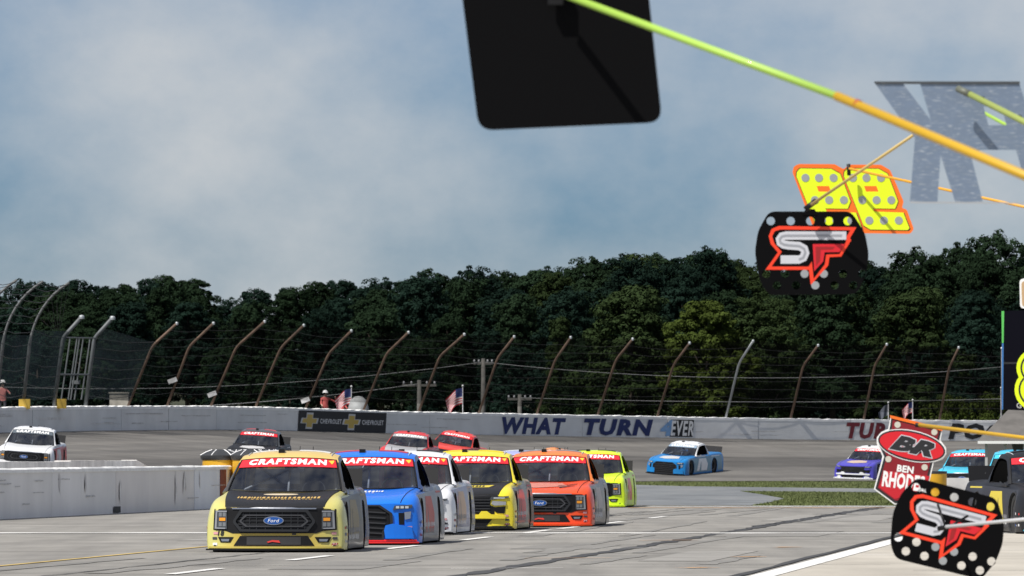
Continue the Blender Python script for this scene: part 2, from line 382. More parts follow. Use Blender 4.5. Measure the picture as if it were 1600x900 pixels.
M_RUB = mat('rubber_mark', (.192,.185,.170), .85, var=.25, vscale=.6); M_PATCH = mat('asphalt_patch', (.195,.187,.172), .9, var=.15, vscale=.8); M_PATCH2 = mat('asphalt_patch_pale', (.25,.24,.22), .9, var=.15, vscale=.8)
q_ = random.Random(5)
for i in range(14):
    x0 = q_.uniform(-5, 6.5); y0 = q_.uniform(86, 175); L_ = q_.uniform(8, 34); sk = q_.uniform(-.02, .02); a_ = lane(x0 + (y0-110)*.09, y0, 0)
    for off_ in (0, 1.62): strip('tyre_mark', a_ + Nn*off_, a_ + D*L_ + Nn*(off_ + sk*L_), q_.uniform(.18, .40), M_RUB, .0055 + .0001*i, .015, 10)
for (x, y, w_, l_, m) in ((-2.5, 93, 1.2, 7, M_PATCH), (2.2, 100, 1.0, 10, M_PATCH2), (4.2, 128, 2.2, 9, M_PATCH), (-4.9, 122, 1.4, 14, M_PATCH2), (6.5, 156, 2.5, 14, M_PATCH2), (8, 172, 2.0, 12, M_PATCH), (0.6, 112, 1.3, 5, M_PATCH)):
    a_ = lane(x, y, 0); strip('asphalt_patch', a_, a_ + D*l_, w_, m, .005)
# banked turn: outer wall curve (x, y, base height) and inner edge
WALL = [(62,402,1.6),(44,399,1.75),(30,392,1.93),(18,386,1.99),(5,376,2.14),(-6,362,2.30),(-13,345,2.42),(-21,318,2.25),(-27,282,1.9),(-31,240,1.5),(-34,190,1.1)]
INNER = [(66,356),(46,354),(28,352.5),(16,351),(5,346),(1,332),(2,308),(0,284),(-6,262),(-15,225),(-22,170)]
LW = len(WALL)-1
def wallp(t): return Vector(catmull(WALL, t))
def wall_t(pxx):                                # wall parameter seen at photo column pxx
    lo, hi = 0.0, LW - 0.01
    for _ in range(50):
        mid = (lo+hi)/2; p = wallp(mid)
        if 800 + p.x*F/p.y > pxx: lo = mid
        else: hi = mid
    return lo
def wall_n(t):                                  # horizontal normal, toward the track
    d = wallp(min(t+.02, LW)) - wallp(max(t-.02, 0)); n = Vector((-d.y, d.x, 0)).normalized()
    return n if n.x > 0 or n.y < 0 else -n
b = MB(); NU, NV = 100, 14; uvs = []
for i in range(NU+1):
    t = LW*i/NU; a = wallp(t); q = Vector((*catmull(INNER, t), 0.0))
    for j in range(NV+1):
        f = j/NV; p = q.lerp(a, f); p.z = a.z*(0.92*f + 0.08*f*f) + 0.012; b.v.append(p)
for i in range(NU):
    for j in range(NV): k = i*(NV+1)+j; b.f.append((k, k+NV+1, k+NV+2, k+1))
me = b.mesh('track', smooth=True, recalc=False)
me.update()
if me.polygons[0].normal.z < 0:
    me.flip_normals()
uvl = me.uv_layers.new(name='UVMap')
for l in me.loops: i, j = divmod(l.vertex_index, NV+1); uvl.data[l.index].uv = (i*1.5, j/NV)
tag(obj('track', me, M_TRACK), kind='structure')
TRACK_BVH = BVHTree.FromPolygons([v.co for v in me.vertices], [tuple(p.vertices) for p in me.polygons])
def track_at(x, y):
    h = TRACK_BVH.ray_cast(Vector((x, y, 50)), Vector((0,0,-1)))
    return (h[0], h[1] if h[1].z > 0 else -h[1]) if h[0] else (Vector((x, y, 0.0)), Vector((0,0,1)))
# land behind the wall
b = MB()
for i in range(NU+1):
    t = LW*i/NU; a = wallp(t); n = wall_n(t)
    for (dd, dz) in ((0.45, 0.1), (6, -0.2), (25, -0.6), (70, 0.0), (200, 3), (700, 14)):
        p = a - n*dd; b.v.append(Vector((p.x, p.y, a.z + dz)))
for i in range(NU):
    for j in range(5): k = i*6+j; b.f.append((k, k+1, k+7, k+6))
me = b.mesh('terrain', smooth=True)
if sum(p.normal.z for p in me.polygons) < 0: me.flip_normals()
tag(obj('terrain', me, M_FOREST), kind='structure')

# turf blades along the infield strips
def in_poly(x, y, P):
    c = False
    for i in range(len(P)):
        (x1, y1), (x2, y2) = P[i], P[i-1]
        if (y1 > y) != (y2 > y) and x < (x2-x1)*(y-y1)/(y2-y1)+x1: c = not c
    return c
ga = g((1172,789.6),(1205,784.5),(1225,779),(1190,772.5),(1155,767.5),(1330,769),(1480,772),(1720,775.5),(1720,791)); gb = g((985,757.5),(1080,760),(1250,762),(1500,765),(1720,767)) + [(28,352),(16,350.5),(6,346)]
b = MB()
for P, cnt in ((ga, 30000), (gb, 26000)):
    xs = [p[0] for p in P]; ys = [p[1] for p in P]; k = 0
    while k < cnt:
        x, y = rnd.uniform(min(xs), max(xs)), rnd.uniform(min(ys), max(ys))
        if y > 351 or not in_poly(x, y, P): k += 0.2; continue
        k += 1; h = rnd.uniform(.02, .055); a = rnd.uniform(0, 6.28); ww = rnd.uniform(.008, .02); o = len(b.v)
        b.v += [Vector((x-ww*math.cos(a), y-ww*math.sin(a), -.02)), Vector((x+ww*math.cos(a), y+ww*math.sin(a), -.02)), Vector((x+rnd.uniform(-.06,.06), y+rnd.uniform(-.06,.06), h))]
        b.f.append((o, o+1, o+2))
gm = mat('grass_blade', (0.098, 0.120, 0.034), 0.8, var=0.25, vscale=0.1)
tag(obj('grass', b.mesh('grass', recalc=False), gm), 'short green and straw-coloured turf on the infield strips', 'grass', kind='stuff')

# ------------------------------------------------------------------ outer wall, lettering, banner
WH = 1.08
W_WALL = [mat('wall_paint_%d' % i, c, 0.75, var=0.10, vscale=0.8, bump=0.2, bscale=4) for i, c in enumerate(((0.70,0.705,0.69),(0.73,0.73,0.715),(0.68,0.69,0.685)))]
W_CAP = mat('wall_cap_white', (0.86, 0.86, 0.84), 0.8, var=0.10, vscale=3)
wall = thing('outer_wall', 'long pale grey concrete racetrack wall with white top and painted lettering', 'wall', wallp(5))
def wall_map(x, z, off):                        # x along the wall in curve parameter
    p = wallp(x); n = wall_n(x); return p + n*off + Vector((0,0,z))
def local(me, root):                            # move mesh data into its thing's space
    me.transform(Matrix.Translation(-root.location)); return me
segs = []
t = 0.6; k = 0
while t < LW-0.6:
    p = wallp(t); t2 = t
    while (wallp(t2)-p).length < 6.0 and t2 < LW-0.5: t2 += 0.01
    segs.append((t, t2)); t = t2
rr = random.Random(3)
for k, (t0, t1) in enumerate(segs):
    b = MB(); zj = rr.uniform(-.012, .012); oj = rr.uniform(-.012, .012)
    ts = [t0 + (t1-t0)*i/5*0.994 for i in range(6)]
    sec = [(0.0+oj, -0.35), (0.0+oj, WH-.11+zj), (-0.30, WH-.11+zj), (-0.30, -0.35)]
    b.grid(lambda u, v: wall_map(u, sec[v % 4][1], sec[v % 4][0]), ts, [0,1,2,3,4])
    for e in (0, 5): b.f.append(tuple(e*5+i for i in range(4)))
    me = b.mesh('panel'); o = obj('panel', local(me, wall), W_WALL[k % 3], wall)
    b = MB(); n = 26; cs = [t0 + (t1-t0)*i/n*0.997 for i in range(n+1)]
    hz = [rr.uniform(-.012, .03) for _ in cs]
    prof = [(0.012+oj, WH-.115), (0.016+oj, WH+.0), (-.05, WH+.022), (-.25, WH+.022), (-.315, WH), (-.315, WH-.115)]
    for i, u in enumerate(cs):
        for q in prof: b.v.append(wall_map(u, q[1] + (hz[i] if q[1] > WH-.05 else 0) + zj, q[0]))
    for i in range(n):
        for j in range(6): a = i*6; b.f.append((a+j, a+(j+1)%6, a+6+(j+1)%6, a+6+j))
    b.f.append(tuple(range(6))); b.f.append(tuple(n*6+i for i in range(6)))
    obj('cap', local(b.mesh('cap'), wall), W_CAP, wall)
NAVY = mat('lettering_navy', (0.012, 0.026, 0.12), 0.7, var=0.15, vscale=2); MAROON = mat('lettering_maroon', (0.16, 0.014, 0.022), 0.7, var=0.15, vscale=2)
LBLK = mat('lettering_black', (0.012, 0.013, 0.016), 0.7); LBLUE = mat('lettering_pale_blue', (0.20, 0.36, 0.60), 0.7)
def wall_text(s, p0, p1, z0, z1, m, off=0.028, bold=0.05, shear=0.22, nm='lettering', spacing=1.15):
    v, f, wd = text2d(s, bold=bold, shear=shear, spacing=spacing)
    me = conform(nm, [(p[0]/wd, p[1]) for p in v], f, lambda x, y, o: wall_map(wall_t(p0 + (p1-p0)*x), z0+(z1-z0)*y, o), off)
    return obj(nm, local(me, wall), m, wall)
wall_text('WHAT', 784, 884, .08, .93, NAVY); wall_text('TURN', 912, 1020, .08, .93, NAVY)
wall_text('4', 1031, 1052, .10, .93, LBLUE, .030, .06); 
v2, f2 = poly2d([(0, 0), (.06, 1), (1, 1), (.94, 0)])
me = conform('lettering_ground', v2, f2, lambda x, y, o: wall_map(wall_t(1046 + 38*x), .07+.88*y, o), .024, 0, .12); obj('lettering_ground', local(me, wall), LBLK, wall)
wall_text('EVER', 1047, 1083, .12, .90, W_WALL[1], .034, .03, .25)
wall_text('TURN', 1322, 1412, .08, .93, MAROON); wall_text('POCONO', 1481, 1668, .08, .93, LBLK, bold=.06)
ban = thing('wall_banner', 'black advertising banner with two gold bowtie emblems on the grey wall', 'banner', wallp(wall_t(530)))
def ban_map(x, y, o): return wall_map(wall_t(465 + 138*x), .02 + .98*y, o)
v2, f2 = poly2d([(0.0,0),(.012,1),(1,1),(.988,0)])
obj('cloth', local(conform('cloth', v2, f2, ban_map, .035, .01, .05), ban), LBLK, ban)
GOLDB = mat('emblem_gold', (0.50, 0.34, 0.05), 0.4, 0.3); SILV = mat('emblem_silver', (0.5, 0.5, 0.5), 0.4, 0.3)
def bowtie(cx, cy, w_, h_):
    return [(cx+w_*a, cy+h_*b) for a, b in ((-.5,-.17),(-.19,-.17),(-.22,-.5),(.14,-.5),(.17,-.17),(.42,-.17),(.5,.17),(.19,.17),(.22,.5),(-.14,.5),(-.17,.17),(-.42,.17))]
for cx in (.125, .60):
    obj('emblem_border', local(conform('e', *poly2d(bowtie(cx, .5, .21, .80)), ban_map, .047, .003, .04), ban), SILV, ban)
    obj('emblem', local(conform('e', *poly2d(bowtie(cx, .5, .17, .62)), ban_map, .052, .003, .04), ban), GOLDB, ban)
for x0, x1 in ((.245, .49), (.72, .965)):
    v, f = fit_text('CHEVROLET', x0, x1, .38, .62, bold=.03, spacing=1.1); obj('lettering', local(conform('l', v, f, ban_map, .048), ban), mat('letter_grey', (.55,.55,.55), .5), ban)

# ------------------------------------------------------------------ catch fences
RUST = mat('rusty_steel', (0.135, 0.085, 0.058), 0.8, var=0.35, vscale=3); GALV = mat('galvanised_steel', (0.36, 0.38, 0.39), 0.5, 0.35, var=0.12)
CABLE = mat('fence_cable', (0.06, 0.06, 0.06), 0.6, 0.3)
VEIL = veilmat('wire_mesh_fine', (0.010, 0.010, 0.010), 0.42); VEIL2 = veilmat('wire_mesh_green', (0.060, 0.080, 0.085), 0.58)
fence = thing('catch_fence', 'catch fence of rusty bent steel posts and cables above the wall lettering', 'fence', wallp(wall_t(700)))
posts = [205, 266, 334, 404, 482, 572, 658, 752, 842, 937, 1030, 1137, 1238, 1352, 1470, 1590, 1712]
lean_l, lean_u = 1.15, 1.25
def post_path(t, hl=2.75, hu=1.05, ll=lean_l, lu=lean_u):
    a = wallp(t); n = wall_n(t); base = a - n*0.17 + Vector((0,0,WH-.02)); kn = base + n*ll + Vector((0,0,hl+.02)); top = kn + n*lu + Vector((0,0,hu))
    return base, kn, top
def bent(base, kn, top, r=.3, n=5):
    pts = [base]; d1 = (kn-base).normalized(); d2 = (top-kn).normalized()
    for i in range(n+1):
        f = i/n; p0, p2 = kn - d1*r, kn + d2*r; pts.append(p0*(1-f)**2 + kn*2*f*(1-f) + p2*f*f)
    return pts + [top]
paths = []
for i, pxx in enumerate(posts):
    t = wall_t(pxx); pp = post_path(t, hl=2.75 + rr.uniform(-.12, .12), hu=1.08 + rr.uniform(-.1, .1), ll=lean_l+rr.uniform(-.16,.16), lu=lean_u+rr.uniform(-.22,.22)); pts = bent(*pp); paths.append(pts)
    p = obj('post', local(MB().tube(pts, .062, 8).mesh('post', True), fence), GALV if i == 11 else RUST, fence)
    obj('post_cap', local(MB().lathe([(0,.08),(.06,.06),(.07,0),(.06,-.07)], pts[-1], n=8).mesh('c', True), fence), GALV, fence)
def along(pts, f):
    L = [0]
    for a, b_ in zip(pts, pts[1:]): L.append(L[-1]+(b_-a).length)
    q = f*L[-1]
    for i in range(len(pts)-1):
        if L[i+1] >= q: return pts[i].lerp(pts[i+1], (q-L[i])/(L[i+1]-L[i]))
    return pts[-1]
for f in (.16, .26, .36, .46, .56, .66, .78, .9):
    cp = []
    for a, b_ in zip(paths, paths[1:]):
        A, B_ = along(a, f), along(b_, f); sg = rr.uniform(.03, .12)
        for k in range(6): q = k/6; cp.append(A.lerp(B_, q) - Vector((0,0,sg*4*q*(1-q))))
    cp.append(along(paths[-1], f)); obj('cable', local(MB().tube(cp, .007, 5).mesh('cable'), fence), CABLE, fence)
b = MB()
b.grid(lambda u, v: along(paths[u], v) - wall_n(3)*0.02, list(range(len(paths))), [.1,.3,.5,.68,.74,.8,1.0])
tag(obj('wire_mesh', local(b.mesh('wire_mesh'), fence), VEIL, fence), kind='stuff')
for pxx, f in ((266, .30), (334, .15), (482, .12)):
    a = along(paths[posts.index(pxx)], f); obj('camera_box', local(MB().box((-.42,-.15,-.09),(.0,.15,.12), Matrix.Translation(a) @ Matrix.Rotation(R(-20), 4, 'Y')).mesh('cb'), fence), mat('box_white', (.6,.6,.6), .5), fence)
# tall curved grandstand fence with its gate
gf = thing('grandstand_fence', 'tall galvanised fence with curved overhanging posts and green wire mesh', 'fence', wallp(wall_t(45)))
tall = []
for pxx in (-150, -95, -42, 0, 42):
    t = wall_t(pxx); a = wallp(t); n = wall_n(t); b0 = a - n*.18 + Vector((0,0,WH-.02))
    pts = [b0, b0 + n*.30 + Vector((0,0,2.75))]
    for q in range(1, 9):
        th = q/8*R(62); pts.append(pts[1] + n*(.45*(q/8) + 2.5*(1-math.cos(th))) + Vector((0,0,3.0*math.sin(th))))
    tall.append(pts); obj('post', local(MB().tube(pts, [.075]*2+[.055]*8, 8).mesh('post', True), gf), mat('galv_dull', (.13,.135,.135), .6, .2, var=.2), gf)
    obj('base_pad', local(MB().box((-.24,-.2,-.06),(.24,.2,.36), Matrix.Translation(a - n*.1 + Vector((0,0,WH)))).mesh('pad'), gf), mat('pad_yellow', (.55,.36,.05), .6, var=.2), gf) if pxx > 20 else None
for f in (.10,.19,.28,.37,.46,.55,.62,.68,.74,.80,.86,.92,.97):
    cp = []
    for a, b_ in zip(tall, tall[1:]):
        A, B_ = along(a, f), along(b_, f)
        for k in range(6): q = k/6; cp.append(A.lerp(B_, q) - Vector((0,0,rr.uniform(.08,.16)*4*q*(1-q))))
    cp.append(along(tall[-1], f)); obj('cable', local(MB().tube(cp, .014, 5).mesh('cable'), gf), CABLE, gf)
b = MB(); b.grid(lambda u, v: along(tall[u], v), list(range(len(tall))), [.06,.2,.4,.52]); tag(obj('wire_mesh', local(b.mesh('wire_mesh'), gf), VEIL2, gf), kind='stuff')
b = MB()
for k in range(7): A = along(tall[-1], .66+.34*k/6); b.tube([A, along(tall[-1], .52) + Vector((.9+.05*k, .6, .25))], .009, 4)
obj('guy_wire', local(b.mesh('guy'), gf), CABLE, gf)
gate = thing('fence_gate', 'galvanised steel gate with barred frame between two capped bent posts', 'gate', wallp(wall_t(118)))
GALV2 = mat('galv_weathered', (.12,.13,.135), .6, .2, var=.2)
gp = []
for pxx in (90, 139):
    t = wall_t(pxx); pts = bent(*post_path(t, 3.05, .9, .42, .85), r=.2); gp.append(pts)
    obj('post', local(MB().tube(pts, .085, 10).mesh('post', True), gate), GALV2, gate)
    obj('post_cap', local(MB().lathe([(0,.09),(.10,.07),(.122,0),(.115,-.09)], pts[-1], n=10).mesh('c', True), gate), GALV, gate)
    a = wallp(t); n = wall_n(t)
    if pxx == 90: obj('base_pad', local(MB().box((-.20,-.2,-.06),(.20,.2,.36), Matrix.Translation(a + Vector((.28,0,WH)) - n*.1)).mesh('pad'), gate), MATS['pad_yellow'], gate)
for f in (.72,): obj('rail', local(MB().tube([along(gp[0], f), along(gp[1], f)], .034, 6).mesh('r'), gate), GALV2, gate)
obj('rail', local(MB().tube([along(gp[0], .34), along(gp[1], .34)], .04, 6).mesh('r'), gate), GALV2, gate)
for q in (.2, .42, .5, .62, .84): obj('bar', local(MB().tube([along(gp[0], .08).lerp(along(gp[1], .08), q), along(gp[0], .72).lerp(along(gp[1], .72), q)], .032, 6).mesh('b'), gate), GALV2, gate)
obj('latch', local(MB().box((-.18,-.08,-.08),(.18,.08,.08), Matrix.Translation(along(gp[0], .26).lerp(along(gp[1], .26), .6))).mesh('l'), gate), GALV2, gate)
jm = thing('mesh_fence', 'green wire mesh fence panels either side of the steel gate', 'fence', wallp(wall_t(170)))
b = MB(); b.grid(lambda u, v: (tall[-1], gp[0])[u] and along((tall[-1], gp[0])[u], v*(.56, .80)[u]), [0,1], [.1,.5,1]); b.grid(lambda u, v: along((gp[1], paths[0])[u], v*(.86,.7)[u]), [0,1], [.1,.4,.7,1])
tag(obj('wire_mesh', local(b.mesh('wire_mesh'), jm), VEIL2, jm), kind='stuff')
for f in (.12,.22,.32,.42,.52,.62,.72):
    for A, B_ in ((tall[-1], gp[0]), (gp[1], paths[0])):
        p, q = along(A, f*(.78 if A is tall[-1] else 1)), along(B_, f); obj('cable', local(MB().tube([p, p.lerp(q,.5)-Vector((0,0,.12)), q], .014, 5).mesh('cable'), jm), CABLE, jm)
a = wallp(wall_t(217)) - wall_n(wall_t(217))*.95
jb = obj('junction_box', MB().box((-.42,-.3,-.3),(.42,.3,.62)).box((-.46,-.34,.62),(.46,.34,.68)).mesh('jb'), mat('box_tan', (.30,.28,.24), .7, var=.3), loc=a+Vector((0,0,WH-.02)))
tag(jb, 'tan junction box behind the wall at the first rusty post', 'utility box')

# ------------------------------------------------------------------ pit walls and barrel attenuator
PD = Vector((3.9, 32.5, 0)).normalized(); PN = Vector((PD.y, -PD.x, 0))
PW0 = Vector((-11.05, 160, 0))
def pw(t, s=0, z=0): return PW0 + PD*t + PN*s + Vector((0,0,z))
pit_wall = thing('pit_wall', 'white-topped grey concrete pit wall beside the leading truck, streaked and patched', 'wall', PW0)
PC = [mat('pit_wall_paint_%d' % i, c, 0.8, var=0.09, vscale=.7, stretch=(1, 1, .6), bump=.2, bscale=5) for i, c in enumerate(((.80,.785,.755),(.83,.815,.79),(.75,.72,.685),(.785,.80,.815),(.775,.745,.705)))]
edges = [-42,-36,-30,-24,-18,-12,-6,-1.2,5.8,9.4,14.2,18.8,25.6,31.3,35.2]
for k, (t0, t1) in enumerate(zip(edges, edges[1:])):
    o_ = rr.uniform(-.012, .012); M = Matrix(((PD.x, PN.x, 0, 0), (PD.y, PN.y, 0, 0), (0, 0, 1, 0), (0, 0, 0, 1)))
    b = MB().box((t0, -.32, -.05), (t1-.012, o_, 1.02+rr.uniform(-.01,.01)), M)
    b.v = [p for p in b.v]; obj('panel', b.mesh('panel'), PC[(0,1,4,0,1,2,0,0,1,0,2,4,3,1)[k % 14]], pit_wall)
    n_ = 10; b = MB(); pr = [(.03+o_, 1.0), (.035+o_, 1.07), (.0, 1.10), (-.30, 1.10), (-.345, 1.06), (-.345, 1.0)]
    for i in range(n_+1):
        u = t0 + (t1-.006-t0)*i/n_; zz = rr.uniform(-.006, .008)
        for q in pr: b.v.append(PD*u + PN*q[0] + Vector((0,0,q[1]+(zz if q[1] > 1.05 else 0))))
    for i in range(n_):
        for j in range(6): b.f.append((i*6+j, i*6+(j+1)%6, i*6+6+(j+1)%6, i*6+6+j))
    b.f.append(tuple(range(6))); b.f.append(tuple(n_*6+i for i in range(6)))
    obj('cap', b.mesh('cap'), W_CAP, pit_wall)
SCUFF = mat('scuff_dark', (.55,.54,.52), .8, var=.3, vscale=6); DRIP = mat('drip_grey', (.70,.685,.66), .85, var=.3, vscale=4)
def blot(x0, x1, z0, z1, q):
    n = 7; up = [(x0+(x1-x0)*i/n, z1 - q.uniform(0, .4)*(z1-z0)*(1 if 0 < i < n else 1.2)) for i in range(n+1)]; dn_ = [(x0+(x1-x0)*i/n, z0 + q.uniform(0, .4)*(z1-z0)) for i in range(n, -1, -1)]
    return dn_[::-1] + up[::-1]
for i in range(34):
    x = rr.uniform(-30, 34)
    if i % 3: P_ = blot(x, x+rr.uniform(.5, 2.6), *(lambda z: (z, z+rr.uniform(.015, .05)))(rr.uniform(.1, .85)), rr); m_ = SCUFF
    else: P_ = blot(x, x+rr.uniform(.12, .5), rr.uniform(.1, .5), .99, rr); m_ = DRIP
    obj('scuff_mark', conform('scuff', *poly2d(P_), lambda x, y, o: PD*x + PN*o + Vector((0,0,y)), .0145 + .0001*i), m_, pit_wall)
for i in range(40):
    t_ = rr.uniform(2.4, 7.6); z_ = rr.uniform(.12, .8); P_ = blot(0, 1, 0, 1, rr); L_ = rr.uniform(.04, .18); h_ = rr.uniform(.02, .07)
    obj('scuff_mark', local(conform('scuff', *poly2d(P_), lambda x, y, o: wall_map(t_ + x*L_, z_ + y*h_, o), .0185 + .0001*i, 0, .25), wall), SCUFF if i % 3 else DRIP, wall)
SR = mat('stripe_red', (.22, .05, .035), .8, var=.3)
def pmap(x, y, o): return PD*x + PN*(o) + Vector((0,0,y))
obj('stripe', conform('stripe', *poly2d([(29.6,.03),(30.6,.03),(30.6,1.0),(29.6,1.0)]), pmap, .016), SR, pit_wall)
obj('drain_slot', conform('slot', *poly2d([(13.8,.02),(14.7,.02),(14.7,.17),(13.8,.17)]), pmap, .02), LBLK, pit_wall)
w2 = thing('pit_wall', 'scuffed whitish second pit wall with sloping end behind the white-topped wall', 'wall', PW0)
SC2 = [mat('scuffed_wall_%d' % i, c, .85, var=.30, vscale=1.6, stretch=(1, 1, .5)) for i, c in enumerate(((.80,.78,.75),(.74,.71,.68),(.82,.80,.77)))]
for k in range(16):
    t0 = -42 + k*4.75; t1 = t0 + 4.74; top = 1.235 + rr.uniform(-.015, .015); b = MB(); b.box((t0, -2.5, -.05), (t1, -2.1, top), M)
    if k == 15:
        for p in b.v:
            if p.z > .5 and (p.dot(PD) > t1-.1): p.z = .78
    obj('panel', b.mesh('panel'), SC2[k % 3], w2)
BY = mat('barrel_yellow', (.62, .34, .015), .5, var=.10, vscale=2); LID = mat('lid_black', (.03,.032,.035), .55, var=.2)
def barrel(loc, label, group, r=.46, h=1.34, cone=True):
    t = thing('sand_barrel', label, 'barrel', loc, rr.uniform(0, 6), group)
    obj('drum', MB().lathe([(0,0),(r*.93,0),(r*.95,.05),(r,h*.5),(r*.985,h*.52),(r,h*.54),(r*1.0,h),(0,h)], n=24).mesh('drum', True, angle=35), BY, t)
    obj('lid', MB().lathe([(r*1.02,h-.10),(r*1.10,h-.06),(r*1.12,h+.02),(r*.8,h+.10),(r*.45,h+.16),(.0,h+.18)] if cone else [(r*1.02,h-.04),(r*1.04,h+.02),(0,h+.03)], n=24).mesh('lid', True, angle=40), LID, t)
    for a in range(6 if cone else 0):
        c, s = math.cos(a*1.047), math.sin(a*1.047); b = MB().tube([(c*r*1.12, s*r*1.12, h+.025), (c*r*.8, s*r*.8, h+.108), (c*r*.45, s*r*.45, h+.168)], .014, 5)
        obj('lid_rib', b.mesh('rib'), WHITE, t)
for (x, y) in ((344, 191.5), (391, 191), (371, 193.5), (418, 194)):
    barrel((((x-800)*y/F), y, .0), 'yellow sand barrel with black cone lid beyond the scuffed pit wall end', 'sand barrels at the pit wall end')

# ------------------------------------------------------------------ the race truck
def crv(rows, r): return catmull(rows, r)
ST = [0.0, .16, .48, .95, 1.40, 1.75, 2.4, 3.1, 3.42, 4.2, 4.9, 5.12]
ZC = [.672,.742,.80,.846,.885,.90,.90,.92,.95,.965,.965,.93]
ZR = [.668,.755,.835,.885,.915,.935,.945,.955,.975,.985,.98,.945]
XS = [.92,.985,.995,.925,.925,.935,.93,.955,.985,.915,.945,.925]
ZS = [.625,.705,.785,.83,.865,.885,.895,.905,.935,.945,.94,.91]
UT = [-1,-.89,-.70,-.38,0,.38,.70,.89,1]
def body_cage():
    bm = bmesh.new(); top = []; side = {}
    nose = lambda x: .27*abs(x)**2.7
    for i, y in enumerate(ST):
        row = []
        for u in UT:
            a = abs(u); x = u*XS[i]
            z = ZC[i] if a < .5 else (ZC[i]+.012 if a < .75 and i < 5 else (ZR[i] if a < .95 else ZS[i]))
            yy = y + nose(x)*max(0, 1-y/1.6)
            row.append(bm.verts.new((x, yy, z)))
        top.append(row)
    zr = [.50, .33, .18, .055]; xr = [.05, .06, .06, .045]
    for sgn, col in ((-1, 0), (1, -1)):
        cols = []
        for i, y in enumerate(ST):
            c = [top[i][col]]
            for k in range(4):
                x = sgn*min(1.045, XS[i] + xr[k] - (.02 if 3 <= i <= 7 else 0) + (.03 if i in (0,) else 0)); z = zr[k] + (.0 if i else .0)
                yy = y + nose(x)*max(0, 1-y/1.6)*(1.0) + (-.045*k/3 if i == 0 else 0)
                if i == len(ST)-1: x -= sgn*.02
                c.append(bm.verts.new((x, yy, z)))
            cols.append(c)
        side[sgn] = cols
        for i in range(len(ST)-1):
            for k in range(4): bm.faces.new((cols[i][k], cols[i+1][k], cols[i+1][k+1], cols[i][k+1]))
    for i in range(len(ST)-1):
        for j in range(len(UT)-1):
            if 5 <= i <= 6 and 1 <= j <= 6: continue
            bm.faces.new((top[i][j], top[i+1][j], top[i+1][j+1], top[i][j+1]))
    for (i, ) in ((0,), (len(ST)-1,)):
        L, Rr = side[-1][i], side[1][i]; prev = top[i]
        for k in range(1, 5):
            row = [L[k]]
            for u in UT[1:-1]:
                x = u*abs(Rr[k].co.x); yy = (nose(x) - .045*(k-1)/3 + (-.012 if k < 3 else 0)) if i == 0 else ST[i]+.03-.012*k
                row.append(bm.verts.new((x, yy, Rr[k].co.z)))
            row.append(Rr[k])
            for j in range(len(UT)-1): bm.faces.new((prev[j], prev[j+1], row[j+1], row[j]))
            prev = row
    bmesh.ops.recalc_face_normals(bm, faces=bm.faces)
    cl = bm.edges.layers.float.new('crease_edge')
    topset = set(top[0]); 
    for e in bm.edges:
        if e.verts[0] in topset and e.verts[1] in topset: e[cl] = .55
        for sgn in (-1, 1):
            if all(v in side[sgn][0] for v in e.verts): e[cl] = .5
            if all(v in side[sgn][-1] for v in e.verts): e[cl] = .6
        zz = [v.co.z for v in e.verts]
        if max(zz) < .06: e[cl] = 1
    me = bpy.data.meshes.new('body_cage'); bm.to_mesh(me); bm.free()
    o = bpy.data.objects.new('cage', me); C.objects.link(o); s = o.modifiers.new('s', 'SUBSURF'); s.levels = 2; s.render_levels = 2
    dg = bpy.context.evaluated_depsgraph_get(); dg.update(); fin = bpy.data.meshes.new_from_object(o.evaluated_get(dg))
    bpy.data.objects.remove(o)
    if sum(p.normal.z*p.area for p in fin.polygons) < 0: fin.flip_normals()
    return fin
WB = [1.0, 3.86]; WR = .385
full = body_cage()
BODY_BVH = BVHTree.FromPolygons([v.co.copy() for v in full.vertices], [tuple(p.vertices) for p in full.polygons])
def cut_arches(me):
    bm = bmesh.new(); bm.from_mesh(me)
    for _ in range(1):
        es = [e for e in bm.edges if all(abs(v.co.x) > .8 and any(abs(v.co.y-c) < .75 for c in WB) and v.co.z < .95 for v in e.verts)]
        bmesh.ops.subdivide_edges(bm, edges=es, cuts=2, use_grid_fill=True)
    kill = []
    for f in bm.faces:
        c = f.calc_center_median()
        if abs(c.x) > .82 and any(math.hypot(c.y-w_, c.z-.36) < WR for w_ in WB): kill.append(f)
    bmesh.ops.delete(bm, geom=kill, context='FACES')
    for v in bm.verts:
        if v.is_boundary and abs(v.co.x) > .8:
            for w_ in WB:
                d = Vector((v.co.y-w_, v.co.z-.36)); 
                if d.length < WR+.07 and v.co.z > .12: d = d.normalized()*WR; v.co.y = w_+d.x; v.co.z = .36+d.y
    m2 = bpy.data.meshes.new('body'); bm.to_mesh(m2); bm.free()
    for p in m2.polygons: p.use_smooth = True
    m2.set_sharp_from_angle(angle=R(40)); m2.materials.clear(); m2.materials.append(None); return m2
ME = {}
ME['body'] = cut_arches(full)
def front(x, z, off):                      # point on the nose
    h = BODY_BVH.ray_cast(Vector((x, -2, z)), Vector((0,1,0)))
    if h[0] is None or h[0].y > 1.2: h = BODY_BVH.find_nearest(Vector((x, .05, z)))
    n = h[1] if h[1].y < 0 else -h[1]
    n = Vector((n.x*.5, n.y, n.z*.3)).normalized()
    return h[0] + n*off
def topside(x, y, off):                    # point on the hood, x across, y back
    h = BODY_BVH.ray_cast(Vector((x, y, 3)), Vector((0,0,-1)))
    if h[0] is None: h = BODY_BVH.find_nearest(Vector((x, y, .9)))
    return h[0] + Vector((0,0,1))*off
def flank(sgn):
    def fn(y, z, off):
        h = BODY_BVH.ray_cast(Vector((sgn*3, y, z)), Vector((-sgn,0,0)))
        if h[0] is None: h = BODY_BVH.find_nearest(Vector((sgn, y, z)))
        return h[0] + Vector((sgn*off,0,0))
    return fn
